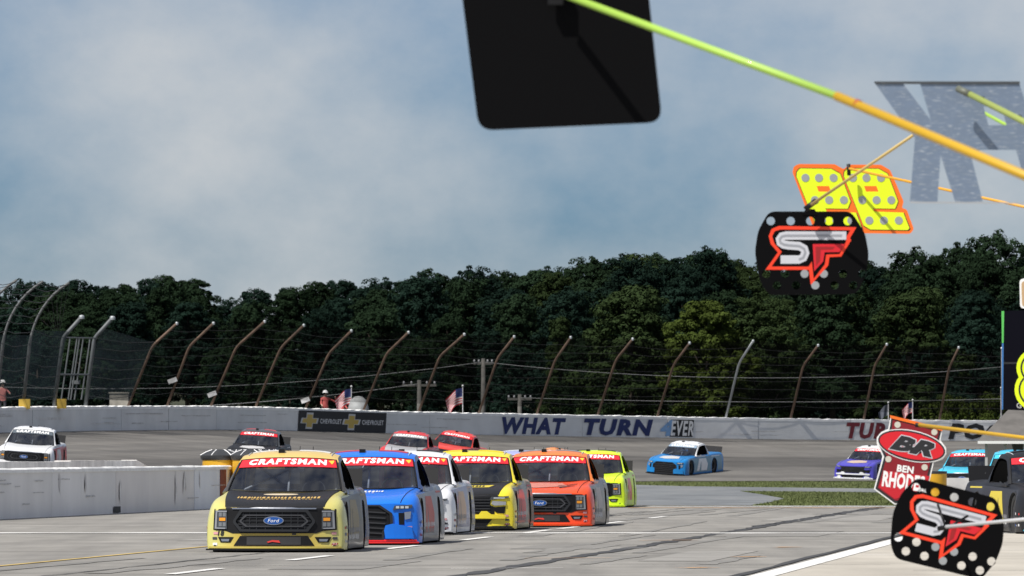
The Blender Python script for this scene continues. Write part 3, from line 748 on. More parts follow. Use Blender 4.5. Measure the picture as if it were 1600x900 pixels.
CC = [(1.40,.895),(1.68,1.085),(1.96,1.255),(2.24,1.405),(2.38,1.455),(2.6,1.497),(2.9,1.515),(3.12,1.505),(3.25,1.46),(3.33,1.30),(3.41,1.10),(3.46,.93)]
CE = [(.885,1.68,.915),(.838,1.91,1.085),(.788,2.14,1.235),(.742,2.35,1.365),(.728,2.46,1.40),(.725,2.65,1.43),(.722,2.9,1.445),(.715,3.1,1.435),(.71,3.22,1.395),(.745,3.31,1.25),(.78,3.39,1.08),(.80,3.44,.93)]
def strip_pt(u, r, off=0.0):
    c = crv(CC, r); e = crv(CE, r); a = abs(u); wgt = min(1, max(0, (r-2.6)/1.4)); pz = 2.0*(1-wgt) + 3.2*wgt
    p = Vector((e[0]*u, c[0]+(e[1]-c[0])*a**2.2, c[1]+(e[2]-c[1])*a**pz))
    if off:
        d = .02; pu = (strip_pt(u+d, r) - strip_pt(u-d, r)); pr = (strip_pt(u, min(r+d, 11)) - strip_pt(u, max(r-d, 0))); n = pu.cross(pr).normalized()
        if n.z < 0: n = -n
        p = p + n*off
    return p
def side_pt(sgn, r, k):
    e = crv(CE, r); E = Vector((sgn*e[0], e[1], e[2])); B = Vector((sgn*.925, e[1]+.02, .86)); p = E.lerp(B, k); p.x += sgn*.035*math.sin(math.pi*k); return p
def build_cab():
    us = sorted(set([-1,-.98,-.96] + [i/10 for i in range(-9, 10)] + [.96,.98,1]))
    rs = [i*.25 for i in range(0, 45)]
    b = MB()
    def keep(u, r):
        if r < 3.0 and abs(u) < .96 and r >= .0: return False
        if 8.6 < r < 10.4 and abs(u) < .80: return False
        return True
    m = len(rs); b.v = [strip_pt(u, r) for u in us for r in rs]; pil = MB()
    for i in range(len(us)-1):
        for j in range(m-1):
            rc = (rs[j]+rs[j+1])/2
            if keep((us[i]+us[i+1])/2, rc) and rc > 2.8: b.f.append((i*m+j, (i+1)*m+j, (i+1)*m+j+1, i*m+j+1))
    ks = [0,.06,.12,.2,.35,.5,.65,.8,.92,1.0]; n = len(ks); sides = []
    for sgn in (-1, 1):
        pil = MB(); pil.v = [side_pt(sgn, r, k) for r in rs for k in ks]
        for j in range(m-1):
            for q in range(n-1):
                rc = (rs[j]+rs[j+1])/2; kc = (ks[q]+ks[q+1])/2; e = crv(CE, rc); zc = e[2] + (.86-e[2])*kc
                if kc > .12 and .6 < rc < 7.4 and zc > .93 and (e[2]-zc) > .035: continue
                pil.f.append((j*n+q, (j+1)*n+q, (j+1)*n+q+1, j*n+q+1))
        pil.grid(lambda u, r: strip_pt(sgn*u, r), [.96, .98, 1.0], [r for r in rs if r <= 2.75]); sides.append(pil.mesh('side_pillar', True, angle=38))
    return b.mesh('cab', True, angle=38), sides
ME['cab'], (ME['pillarL'], ME['pillarR']) = build_cab()
ME['windshield'] = MB().grid(lambda u, r: strip_pt(u, r, -.004), [i/12*.97 for i in range(-12, 13)], [i*.25 for i in range(0, 13)]).mesh('windshield', True)
ME['rear_window'] = MB().grid(lambda u, r: strip_pt(u, r, -.004), [i/6*.82 for i in range(-6, 7)], [8.5+i*.25 for i in range(0, 9)]).mesh('rear_window', True)
def seal_mesh():
    b = MB()
    ring = [(u/10*.963, 2.99) for u in range(-10, 11)] + [(.963, 3-i*.25) for i in range(1, 12)] + [(u/10*.963, .04) for u in range(10, -11, -1)] + [(-.963, i*.25) for i in range(1, 12)]
    pts = [strip_pt(u, r, .004) for u, r in ring]; return b.tube(pts + [pts[0]], .011, 6, False).mesh('seal', True)
ME['seal'] = seal_mesh()
def wmap(x, y, off): return strip_pt(x, y*3.0, off)       # windshield: x -1..1, y 0 base .. 1 top
ME['banner'] = conform('banner', *poly2d([(-.945,.71),(.945,.71),(.945,.985),(-.945,.985)]), wmap, .004, .002, .1)
v, f = fit_text('CRAFTSMAN', -.77, .77, .765, .955, bold=.05, shear=.10, spacing=1.22)
ME['banner_text'] = conform('banner_text', v, f, wmap, .0105)
ME['banner_logo'] = conform('banner_logo', *poly2d([(.80,.92),(.91,.955),(.91,.90),(.86,.80)]), wmap, .0105)
for sgn, nm in ((-1, 'L'), (1, 'R')):        # black window net, set just inside the opening
    ME['window_net'+nm] = MB().grid(lambda r_, k: side_pt(sgn, r_, k) - Vector((sgn*.05, 0, 0)), [.6+.23*j for j in range(31)], [.06+.094*q for q in range(11)]).mesh('window_net')
b = MB().box((-.92, 1.45, .25), (.92, 3.3, .28)).box((-.80, 1.55, .60), (.80, 1.95, .85)).box((-.9, 1.3, .3), (.9, 1.45, .78)).box((-.86,3.36,.3),(.86,3.40,.9)); ME['interior'] = b.mesh('interior')
b = MB()
b.tube([(-.74,2.1,.3),(-.70,2.36,1.30),(-.55,2.45,1.40),(.55,2.45,1.40),(.70,2.36,1.30),(.74,2.1,.3)], .024, 8)
b.tube([(-.78,3.12,.3),(-.68,3.10,1.28),(-.5,3.1,1.39),(.5,3.1,1.39),(.68,3.10,1.28),(.78,3.12,.3)], .024, 8)
b.tube([(-.6,3.1,1.33),(.5,3.1,.5)], .022, 8); b.tube([(.6,3.1,1.33),(-.5,3.1,.5)], .022, 8); b.tube([(.02,1.95,.82),(.02,2.42,1.39)], .02, 8)
b.tube([(-.72,2.1,.9),(.2,3.1,1.35)], .018, 8); b.tube([(-.74,2.3,.75),(-.74,3.1,.75)], .024, 8); b.tube([(.74,2.3,.75),(.74,3.1,.75)], .024, 8)
ME['roll_cage'] = b.mesh('roll_cage', True)
b = MB().box((.16,2.75,.3),(.64,2.9,1.05)).box((.14,2.55,.92),(.22,2.86,1.20)).box((.58,2.55,.92),(.66,2.86,1.20)).box((.18,2.78,1.05),(.62,2.9,1.26)).box((.16,2.3,.3),(.64,2.8,.5)); ME['seat'] = b.mesh('seat')
def torus(c, R1, r, tilt, n=20, k=6):
    b = MB(); Mx = Matrix.Translation(c) @ Matrix.Rotation(tilt, 4, 'X')
    pts = [Mx @ Vector((R1*math.cos(2*math.pi*i/n), R1*math.sin(2*math.pi*i/n), 0)) for i in range(n+1)]; return b.tube(pts, r, k, False)
ME['wheel_hand'] = torus((.40,2.08,.92), .17, .016, R(60)).mesh('steering', True)
b = MB().lathe([(0,.0),(.12,0),(.13,.1),(.11,.2),(.06,.26),(0,.275)], (.40,2.68,.98), n=16).tube([(.40,2.66,.98),(.40,2.62,.6)], [.12,.22], 10); ME['driver'] = b.mesh('driver', True, angle=50)
ME['tyre'] = MB().lathe([(.235,-.13),(.31,-.14),(.35,-.115),(.36,-.08),(.36,.08),(.35,.115),(.31,.14),(.235,.13),(.235,-.13)], (0,0,0), 'x', 28).mesh('tyre', True, angle=50)
b = MB().lathe([(.235,-.12),(.20,-.10),(.19,-.02),(.08,.03),(0,.03)], (0,0,0), 'x', 24).lathe([(.235,.12),(.20,.10),(.19,.02),(.08,-.02),(0,-.02)], (0,0,0), 'x', 24)
for i in range(5): t = i*1.2566; b.lathe([(0,-.06),(.016,-.06),(.016,.06),(0,.06)], (0, .06*math.cos(t), .06*math.sin(t)), 'x', 8)
ME['rim'] = b.mesh('rim', True, angle=40)
b = MB()
for sgn in (-1, 1):
    for w_ in WB: b.lathe([(WR+.02, -.30), (WR+.02, .0)] if sgn > 0 else [(WR+.02, 0), (WR+.02, .30)], (sgn*.985, w_, .36), 'x', 20)
b.box((-.9,.15,.10),(.9,5.0,.13)); ME['chassis'] = b.mesh('chassis')
b = MB()
b.box((-.87,4.98,.95),(.87,5.0,1.25), Matrix.Translation((0,4.98,.94)) @ Matrix.Rotation(R(-18), 4, 'X') @ Matrix.Translation((0,-4.98,-.94)))
ME['spoiler'] = b.mesh('spoiler')
b = MB(); 
for x in (-.55, 0, .55): b.tube([(x, 5.06, .95), (x, 5.04, 1.10)], .012, 6)
ME['spoiler_brace'] = b.mesh('sb')
# roof pieces
def roofp(x, y, off):
    best = None
    lo, hi = 3.2, 8.2
    for _ in range(30):
        mid = (lo+hi)/2; c = strip_pt(x/.72, mid)
        if c.y < y: lo = mid
        else: hi = mid
    return strip_pt(x/.72, lo, off)
ME['roof_flap'] = conform('rf', *merge2d([poly2d([(-.58,2.72),(-.12,2.72),(-.12,2.98),(-.58,2.98)]), poly2d([(.12,2.72),(.58,2.72),(.58,2.98),(.12,2.98)])]), roofp, .003, .012, .12)
b = MB()
for x in (-.62, .62): b.tube([roofp(x, y, .008) for y in (2.5,2.7,2.9,3.1)], .009, 6)
ME['roof_rail'] = b.mesh('rr')
b = MB(); p = roofp(-.13, 2.56, 0); b.box((p.x-.045, p.y-.06, p.z-.01), (p.x+.045, p.y+.08, p.z+.05)); ME['roof_camera'] = b.mesh('rc')
b = MB(); 
for k, x in enumerate((.1, .3)): p = roofp(x, 3.02, 0); ME['antenna%d' % k] = MB().tube([p, p+Vector((0,.02,.07))], .005, 6).mesh('ant')
ME['hood'] = conform('hood', *poly2d([(-.73,.14),(-.35,.06),(0,.05),(.35,.06),(.73,.14),(.76,.45),(.80,1.1),(.83,1.56),(.5,1.46),(0,1.38),(-.5,1.46),(-.83,1.56),(-.80,1.1),(-.76,.45)]), topside, .004, .004, .08, True)
hoodP = [(-.73,.14),(-.35,.06),(0,.05),(.35,.06),(.73,.14),(.76,.45),(.80,1.1),(.83,1.56),(.5,1.46),(0,1.38),(-.5,1.46),(-.83,1.56),(-.80,1.1),(-.76,.45)]
ME['hood_seam'] = conform('hs', *poly2d(stroke(hoodP[9:]+hoodP[:9][:0]+hoodP[0:1], .012)), topside, .006, 0, .08)
ME['hood_seam2'] = conform('hs', *poly2d(stroke(hoodP[4:10], .012)), topside, .006, 0, .08)
def sq(x0, x1, y0, y1): return [(x0,y0),(x1,y0),(x1,y1),(x0,y1)]
def mir(P): return [(-x, z) for x, z in P][::-1]
def fm(key, polys, off, th, step=.09):
    ME[key] = conform(key, *merge2d([poly2d(p) if not isinstance(p, tuple) else poly2d(p[0], p[1]) for p in polys]), front, off, th, step); return ME[key]
def fcut(key, polys, off, th, step=.09): return fm(key, polys, off, th, step)
# ---- front A: wide ringed grille with C-shaped lamps
oct_o = [(-.60,.49),(-.50,.645),(.50,.645),(.60,.49),(.60,.455),(.50,.325),(-.50,.325),(-.60,.455)]
def scl(P, sx, sz, cz=.486): return [(x*sx, cz+(z-cz)*sz) for x, z in P]
fm('A_surround', [[(-.90,.655),(.90,.655),(.915,.35),(.72,.335),(.62,.30),(-.62,.30),(-.72,.335),(-.915,.35)]], .003, .004)
fm('A_ring', [(oct_o, [scl(oct_o, .93, .80)])], .006, .035)
fm('A_ring_in', [(scl(oct_o, .84, .56), [scl(oct_o, .79, .45)])], .008, .022)
bars = [sq(-.55,.55,z,z+.012) for z in (.385,.425,.475,.525,.565)] + [sq(x,x+.012,.345,.625) for x in (-.46,-.36,-.26,-.13,.12,.25,.35,.45)]
fm('A_bars', bars, .008, .012)
fm('A_chin', [sq(-.62,.62,.655,.672)], .005, .02)
fm('oval_border', [circ(0,.487,.150,28,.064)], .03, .014); fm('oval', [circ(0,.487,.136,28,.051)], .045, .003)
v, f = fit_text('Ford', -.085, .085, .462, .512, bold=.0, shear=.25); ME['oval_text'] = conform('ot', v, f, front, .0495)
lampR = [(.70,.36),(.88,.365),(.865,.635),(.70,.635)]
for sd, P in (('R', lampR), ('L', mir(lampR))):
    S = 1 if sd == 'R' else -1
    mm = (lambda P: P) if S > 0 else mir
    fm('A_lamp'+sd, [P], .008, .012)
    fm('A_drl'+sd, [mm([(.70,.632),(.70,.612),(.845,.612),(.855,.385),(.72,.38),(.72,.365),(.885,.365),(.87,.632)])], .02, .008)
    for i_, (a, z) in enumerate(((.715,.40),(.775,.40),(.715,.545),(.775,.545))): fm('A_lens%d%s' % (i_, sd), [mm(sq(a, a+.048, z, z+.06))], .02, .006)
    fm('A_amber'+sd, [mm(sq(.722,.815,.482,.528))], .02, .008)
    fm('A_fogpocket'+sd, [mm([(.60,.245),(.84,.245),(.80,.165),(.65,.165)])], .004, .004)
    fm('A_fog'+sd, [mm([(.66,.215),(.79,.215),(.775,.18),(.67,.18)])], .009, .012)
fm('hood_lip', [[(-.70,.640),(.70,.640),(.73,.672),(.70,.695),(-.70,.695),(-.73,.672)]], .0025, .0025, .06)
fm('A_lower', [[(-.50,.262),(.50,.262),(.60,.115),(-.60,.115)]], .004, .004)
fm('A_lower_mesh', [sq(-.40,.40,.13,.245)], .008, .006)
fm('A_hook', [[(-.10,.175),(-.02,.20),(.08,.195),(.10,.16),(.06,.165),(-.02,.175),(-.08,.16)]], .016, .01)
fm('lip', [[(-.97,.105),(.97,.105),(.985,.078),(-.985,.078)]], .004, .022)
b = MB()
pts = [front(x, .095, .085) for x in [i/12*.99 for i in range(-12, 13)]]; pin = [front(x, .10, -.30) for x in [i/12*.96 for i in range(-12, 13)]]
for i in range(25):
    for (p, z) in ((pts[i], .048), (pts[i], .072), (pin[i], .072), (pin[i], .048)): b.v.append(Vector((p.x, p.y, z)))
for i in range(24):
    for j in range(4): b.f.append((i*4+j, i*4+4+j, i*4+4+(j+1)%4, i*4+(j+1)%4))
ME['splitter'] = b.mesh('splitter')
# ---- front B: tall hexagonal grille, slim lamps
hexg = [(-.40,.645),(.40,.645),(.585,.52),(.60,.36),(.47,.24),(.46,.11),(-.46,.11),(-.47,.24),(-.60,.36),(-.585,.52)]
fm('B_grille', [hexg], .004, .004); fm('B_ring', [(scl(hexg, 1.03, 1.035, .38), [scl(hexg, .96, .95, .38)])], .006, .024)
fm('B_bars', [[(-.50,z),(-.2,z+.018),(.2,z+.018),(.50,z),(.50,z-.022),(.2,z-.004),(-.2,z-.004),(-.50,z-.022)] for z in (.54,.455,.37,.29,.21)], .009, .02)
fm('B_badge', [circ(0,.575,.075,20,.048)], .02, .012)
for sd in 'RL':
    mm = (lambda P: P) if sd == 'R' else mir
    fm('B_lamp'+sd, [mm([(.61,.575),(.90,.605),(.90,.655),(.64,.645)])], .006, .014); [fm('B_lens%d%s' % (i_, sd), [mm(sq(x, x+.05, .60, .635))], .02, .006) for i_, x in enumerate((.66,.73,.80))]
    fm('B_vent'+sd, [mm([(.70,.53),(.79,.53),(.79,.34),(.71,.34)])], .004, .004); fm('B_scoop'+sd, [mm([(.79,.54),(.89,.55),(.88,.44),(.80,.42)])], .004, .012)
    fm('B_corner'+sd, [mm([(.50,.33),(.62,.36),(.90,.30),(.93,.12),(.50,.12),(.48,.25)])], .004, .045)
# ---- front C: slatted grille between slim lamps, sculpted bumper bar
fm('C_grille', [[(-.60,.64),(.60,.64),(.58,.50),(.66,.46),(.66,.33),(-.66,.33),(-.66,.46),(-.58,.50)]], .004, .004)
fm('C_bars', [sq(-.58,.58,z,z+.02) for z in (.365,.42,.475,.53,.585)], .009, .016)
fm('C_lower', [[(-.62,.235),(.62,.235),(.50,.10),(-.50,.10)]], .004, .005)
fm('C_bar', [[(-.86,.30),(-.60,.325),(-.52,.385),(-.42,.385),(-.36,.31),(.36,.31),(.42,.385),(.52,.385),(.60,.325),(.86,.30),(.84,.245),(.40,.25),(-.40,.25),(-.84,.245)]], .004, .05)
fm('C_bowtie', [[(x, z) for x, z in bowtie(0, .52, .26, .095)]], .024, .012)
for sd in 'RL':
    mm = (lambda P: P) if sd == 'R' else mir
    fm('C_lamp'+sd, [mm([(.56,.59),(.90,.63),(.905,.66),(.60,.655)])], .006, .016); fm('C_lens'+sd, [mm(sq(.64,.84,.62,.638))], .022, .006)
    fm('C_side'+sd, [mm([(.62,.575),(.70,.57),(.86,.56),(.86,.50),(.66,.49),(.60,.52)])], .004, .02); fm('C_vent'+sd, [mm([(.60,.455),(.86,.475),(.84,.34),(.70,.35)])], .005, .005)
    fm('C_flash'+sd, [mm([(.62,.20),(.70,.24),(.86,.23),(.74,.18),(.88,.12),(.60,.11)])], .006, .003)
for i, (x, z) in enumerate(((.875,.30),(.89,.225),(.885,.14))):
    for s in (-1, 1): fm('sticker%d%s' % (i, 'LR'[s > 0]), [sq(s*x-.035, s*x+.035, z-.018, z+.018)], .05 if False else .006, .001)
v, f = fit_text('ARP', .835, .935, .122, .158, bold=.04, shear=.2); ME['sticker_text'] = conform('st', v, f, front, .009)
v, f = fit_text('18', -.845, -.745, .262, .34, bold=.03, shear=.15); ME['front_number'] = conform('fn', v, f, front, .009)
def hood_dashes(seed, x0, x1, y0, y1, n, hh):
    q = random.Random(seed); it = []; x = x0
    while x < x1:
        w_ = q.uniform(.02, .055); it.append(poly2d([(x, y0+q.uniform(0,.03)), (x+w_, y0+q.uniform(0,.02)), (x+w_*.9, y1-q.uniform(0,.03)), (x+w_*.2, y1)])); x += w_ + q.uniform(.008, .025)
    return merge2d(it)
ME['hood_print'] = conform('hp', *merge2d([hood_dashes(1, -.60, .60, .52, .72, 9, 1), hood_dashes(5, -.45, .5, .42, .48, 9, 1)]), topside, .011, 0, .1)
ME['hood_oval'] = conform('ho', *poly2d(circ(0, 1.08, .26, 24, .13)), topside, .011, 0, .08)
ME['hood_plate'] = conform('hpl', *poly2d([(-.50,.66),(.50,.66),(.58,1.0),(-.58,1.0)]), topside, .011, 0, .08)
ME['hood_plate_text'] = conform('hpt', *hood_dashes(9, -.44, .42, .72, .94, 9, 1), topside, .014, 0, .1)
ME['hood_patch'] = conform('hpa', *poly2d([(-.5,.5),(-.1,.35),(.5,.55),(.35,1.1),(-.1,1.25),(-.45,1.0)]), topside, .011, 0, .08)
for s, nm in ((-1, 'L'), (1, 'R')):
    ME['side_overlay'+nm] = conform('sw', *poly2d([(.62,.80),(.60,.14),(.66,.14),(.68,.60),(.78,.74),(1.0,.80),(1.2,.74),(1.35,.6),(1.43,.4),(1.45,.14),(3.40,.14),(3.42,.5),(3.55,.68),(3.86,.78),(4.15,.68),(4.3,.5),(4.35,.14),(4.85,.16),(4.85,.86),(3.5,.88),(1.6,.82)]), flank(s), .004, 0, .1)
    ME['side_mark'+nm] = conform('sm', *merge2d([poly2d([(1.75,.2),(2.05,.2),(2.35,.78),(2.05,.78)]), poly2d([(2.3,.2),(2.95,.2),(3.05,.5),(2.85,.78),(2.3,.78)]), poly2d([(3.5,.83),(4.6,.83),(4.6,.86),(3.5,.86)])]), flank(s), .007, 0, .12)

DECALC = [mat('decal_%d' % i, c, .5) for i, c in enumerate(((.7,.7,.7),(.03,.03,.04),(.5,.03,.03),(.6,.45,.04),(.04,.10,.4),(.25,.25,.26)))]
qd = random.Random(12); DECALS = []
for k in range(9):
    y0 = .34 + .10*(k % 3); z0 = .16 + .10*(k//3); w_ = qd.uniform(.04, .08); h_ = qd.uniform(.025, .05)
    for s, nm in ((-1, 'L'), (1, 'R')): ME['fender_decal%d%s' % (k, nm)] = conform('fd', *poly2d(sq(y0, y0+w_, z0, z0+h_)), flank(s), .006, 0, .1)
for k in range(6):
    z0 = .20 + .10*(k % 2); y0 = 1.55 + .5*(k//2)
    for s, nm in ((-1, 'L'), (1, 'R')): ME['door_print%d%s' % (k, nm)] = conform('dp', *hood_dashes(40+k, y0, y0+.42, z0-.02, z0+.07, 9, 1), flank(s), .008, 0, .2)
for k, (x, z) in enumerate(((-.78,.285),(-.62,.285),(.60,.29),(.76,.285),(.30,.288),(-.30,.288))): fm('nose_decal%d' % k, [[(x-.03,z-.010),(x+.03,z-.010),(x+.032,z+.010),(x-.028,z+.010)]], .006, .0008)
ME['hood_words'] = conform('hw', *merge2d([hood_dashes(21, -.34, .36, .95, 1.16, 9, 1), hood_dashes(22, -.22, .25, .78, .86, 9, 1)]), topside, .011, 0, .1)
ME['hood_slash'] = conform('hsl', *merge2d([poly2d([(.35,.35),(.62,.55),(.66,.62),(.36,.45)]), poly2d([(.30,.55),(.66,.80),(.68,.88),(.33,.66)]), poly2d([(-.35,.35),(-.62,.55),(-.66,.62),(-.36,.45)])]), topside, .012, 0, .1)
v, f = fit_text('18', -.30, .30, 2.62, 3.05, bold=.03)
TRUCK_N = [0]
def truck(label, X, Y, yaw, variant, body, roof=None, hood=None, side=None, mark=None, banner=RED, btext=WHITE, split=BLACK, lower=None, on_track=False, detail=2, corner=None, hood_art=None, spoiler=BLACK, extra=None, group=None, flapm=None, seat=None, pillar=None, words=None, slash=None):
    t = thing('race_truck', label, 'race truck', (X, Y, 0.012), R(-yaw), group)
    if on_track:
        p, n = track_at(X, Y); t.location = p
        fwd = Vector((math.sin(R(yaw)), math.cos(R(yaw)), 0)); fwd = (fwd - n*fwd.dot(n)).normalized(); rt = fwd.cross(n)
        t.rotation_euler = Matrix((rt, fwd, n)).transposed().to_euler()
    def P(name, key, m, parent=t):
        o = obj(name, ME[key], m, parent)
        if parent is t: o.location.z = -.03
        return o
    bo = P('body', 'body', body); P('roof', 'cab', roof or body); P('side_pillar', 'pillarL', pillar or roof or body); P('side_pillar', 'pillarR', pillar or roof or body)
    P('windshield', 'windshield', GLASS); P('windshield_seal', 'seal', BLACK); P('rear_window', 'rear_window', GLASS); P('window_net', 'window_netL', NETM); P('window_net', 'window_netR', NETM)
    P('interior', 'interior', DARK); P('chassis', 'chassis', DARK); P('roll_cage', 'roll_cage', STEEL); P('spoiler', 'spoiler', spoiler); P('spoiler_brace', 'spoiler_brace', STEEL)
    P('seat', 'seat', seat or mat('seat_black', (.03,.03,.035), .6)); P('steering_wheel', 'wheel_hand', BLACK)
    if banner: 
        bn = P('sun_strip', 'banner', banner)
        P('lettering', 'banner_text', btext, bn)
        if detail > 1: P('emblem', 'banner_logo', mat('strip_yellow', (.75,.5,.05), .5), bn)
    else: P('lettering', 'banner_text', btext)
    for y in WB:
        for s in (-1, 1):
            e = bpy.data.objects.new('wheel', None); C.objects.link(e); e.parent = t; e.location = (s*(.815 if y < 2 else .825), y, .36); e.empty_display_size = .1
            obj('tyre', ME['tyre'], RUBBER, e); obj('rim', ME['rim'], RIM, e)
    if hood: P('hood', 'hood', hood); P('hood_lip', 'hood_lip', hood)
    P('hood_seam', 'hood_seam', BLACK); P('hood_seam', 'hood_seam2', BLACK)
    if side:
        for s in 'LR': P('side_overlay', 'side_overlay'+s, side)  # flank colour; the greyish ones have side shade painted in
    if mark:
        for s in 'LR': P('side_marking', 'side_mark'+s, mark)
    P('roof_flap', 'roof_flap', flapm or roof or body); P('roof_rail', 'roof_rail', STEEL); P('roof_camera', 'roof_camera', BLACK); P('antenna', 'antenna0', BLACK); P('antenna', 'antenna1', BLACK)
    P('splitter', 'splitter', split)
    if variant == 'A':
        sr = P('front_surround', 'A_surround', BLACK); gr = P('grille', 'A_ring', GRAPH); P('grille_ring', 'A_ring_in', mat('ring_grey', (.05,.05,.053), .3), gr); P('grille_bars', 'A_bars', GRAPH, gr); P('grille_trim', 'A_chin', CHROME)
        em = P('emblem', 'oval_border', CHROME); P('emblem_face', 'oval', OVALB, em); P('lettering', 'oval_text', WHITE, em)
        for s in 'LR':
            h = P('headlight', 'A_lamp'+s, LENSD); P('light_strip', 'A_drl'+s, mat('drl_grey', (.26,.27,.29), .25), h); [P('lens', 'A_lens%d%s' % (i_, s), mat('lens_mid', (.16,.17,.18), .2), h) for i_ in range(4)]; P('indicator', 'A_amber'+s, AMBER, h)
            fg = P('fog_light', 'A_fogpocket'+s, BLACK); P('lens', 'A_fog'+s, CHROME, fg)
        lo = P('lower_intake', 'A_lower', BLACK); P('mesh', 'A_lower_mesh', mat('mesh_dark', (.025,.025,.027), .7), lo); P('tow_strap', 'A_hook', mat('strap_red', (.6,.04,.03), .5), lo); P('bumper_lip', 'lip', lower or body)
    elif variant == 'B':
        gr = P('grille', 'B_grille', BLACK); P('grille_frame', 'B_ring', GRAPH, gr); P('grille_bars', 'B_bars', mat('bar_dark', (.028,.029,.031), .4), gr); P('emblem', 'B_badge', GRAPH, gr)
        for s in 'LR':
            h = P('headlight', 'B_lamp'+s, LENSD); [P('lens', 'B_lens%d%s' % (i_, s), LENS, h) for i_ in range(3)]; P('vent', 'B_vent'+s, BLACK); P('scoop', 'B_scoop'+s, mat('scoop_grey', (.22,.25,.3), .4)); P('bumper_corner', 'B_corner'+s, corner or body)
        P('bumper_lip', 'lip', lower or split)
    else:
        gr = P('grille', 'C_grille', BLACK); P('grille_bars', 'C_bars', mat('bar_dark', (.028,.029,.031), .4), gr); P('emblem', 'C_bowtie', GRAPH, gr)
        P('lower_intake', 'C_lower', BLACK); P('bumper_bar', 'C_bar', corner or body)
        for s in 'LR':
            h = P('headlight', 'C_lamp'+s, LENSD); P('lens', 'C_lens'+s, LENS, h); P('lamp_panel', 'C_side'+s, mat('panel_silver', (.42,.43,.44), .35, .4) if detail > 1 else body); P('vent', 'C_vent'+s, BLACK)
            if extra: P('bumper_flash', 'C_flash'+s, extra)
        P('bumper_lip', 'lip', lower or body)
    if detail > 1:
        for s in 'LR':
            for i, m in enumerate((mat('st_pink', (.62,.30,.32), .5), mat('st_dark', (.05,.05,.06), .5), WHITE)): P('sponsor_sticker', 'sticker%d%s' % (i, s), m)
        P('sponsor_lettering', 'sticker_text', mat('st_red', (.42,.02,.03), .5))
    if detail > 1:
        for s in 'LR':
            for k in range(9): P('fender_decal', 'fender_decal%d%s' % (k, s), DECALC[(k*5 + TRUCK_N[0]*2 + k//3) % 6])
            for k in range(6): P('door_print', 'door_print%d%s' % (k, s), DECALC[(k + TRUCK_N[0]) % 2 * 5])
        if variant == 'A': P('nose_decal', 'nose_decal4', DECALC[1])
    if words: P('hood_words', 'hood_words', words)
    if slash: P('hood_slash', 'hood_slash', slash)
    if hood_art == 'gold': P('hood_print', 'hood_print', GOLD); P('hood_oval', 'hood_oval', mat('gold_pale', (.60,.50,.34), .5)); P('front_number', 'front_number', LBLK)
    elif hood_art == 'plate': P('hood_plate', 'hood_plate', mat('plate_yellow', (.65,.52,.05), .4)); P('hood_print', 'hood_plate_text', BLACK)
    elif hood_art: P('hood_print', 'hood_patch', hood_art)
    TRUCK_N[0] += 1
    return t
YEL = paint('pale_yellow', (.60, .55, .18)); GOLDR = paint('roof_gold', (.66, .47, .14)); BLKP = paint('gloss_black', (.006,.006,.007), .5, .05); SIDE_SHADE = paint('side_shade_grey', (.10,.095,.085), .45, .08); GM = mat('side_gold', (.26,.21,.11), .5)  # side greys put flank shade and dull reflections into the paint
BLUE = paint('bright_blue', (.003,.16,.72)); WHT = paint('white', (.72,.73,.74)); SILVS = paint('silver_side_shade', (.27,.28,.30), .45, .1); CRED = paint('coral_red', (.70,.07,.07))
CANARY = paint('canary', (.80,.66,.03)); ORG = paint('orange_red', (.80,.075,.012)); ORG2 = paint('orange_roof', (.80,.20,.03)); LIME = paint('fluoro_lime', (.68,.90,.015)); LILAC = paint('lilac', (.34,.36,.62)); SKYB = paint('sky_blue', (.008,.19,.50)); CYAN = paint('cyan', (.05,.50,.72)); PURP = paint('purple_blue', (.07,.06,.42)); REDP = paint('race_red', (.60,.03,.03)); ORANGE = paint('orange', (.75,.28,.08)); TEALS = paint('teal_side', (.12,.25,.34)); BRZ = paint('bronze_white', (.45,.40,.35))
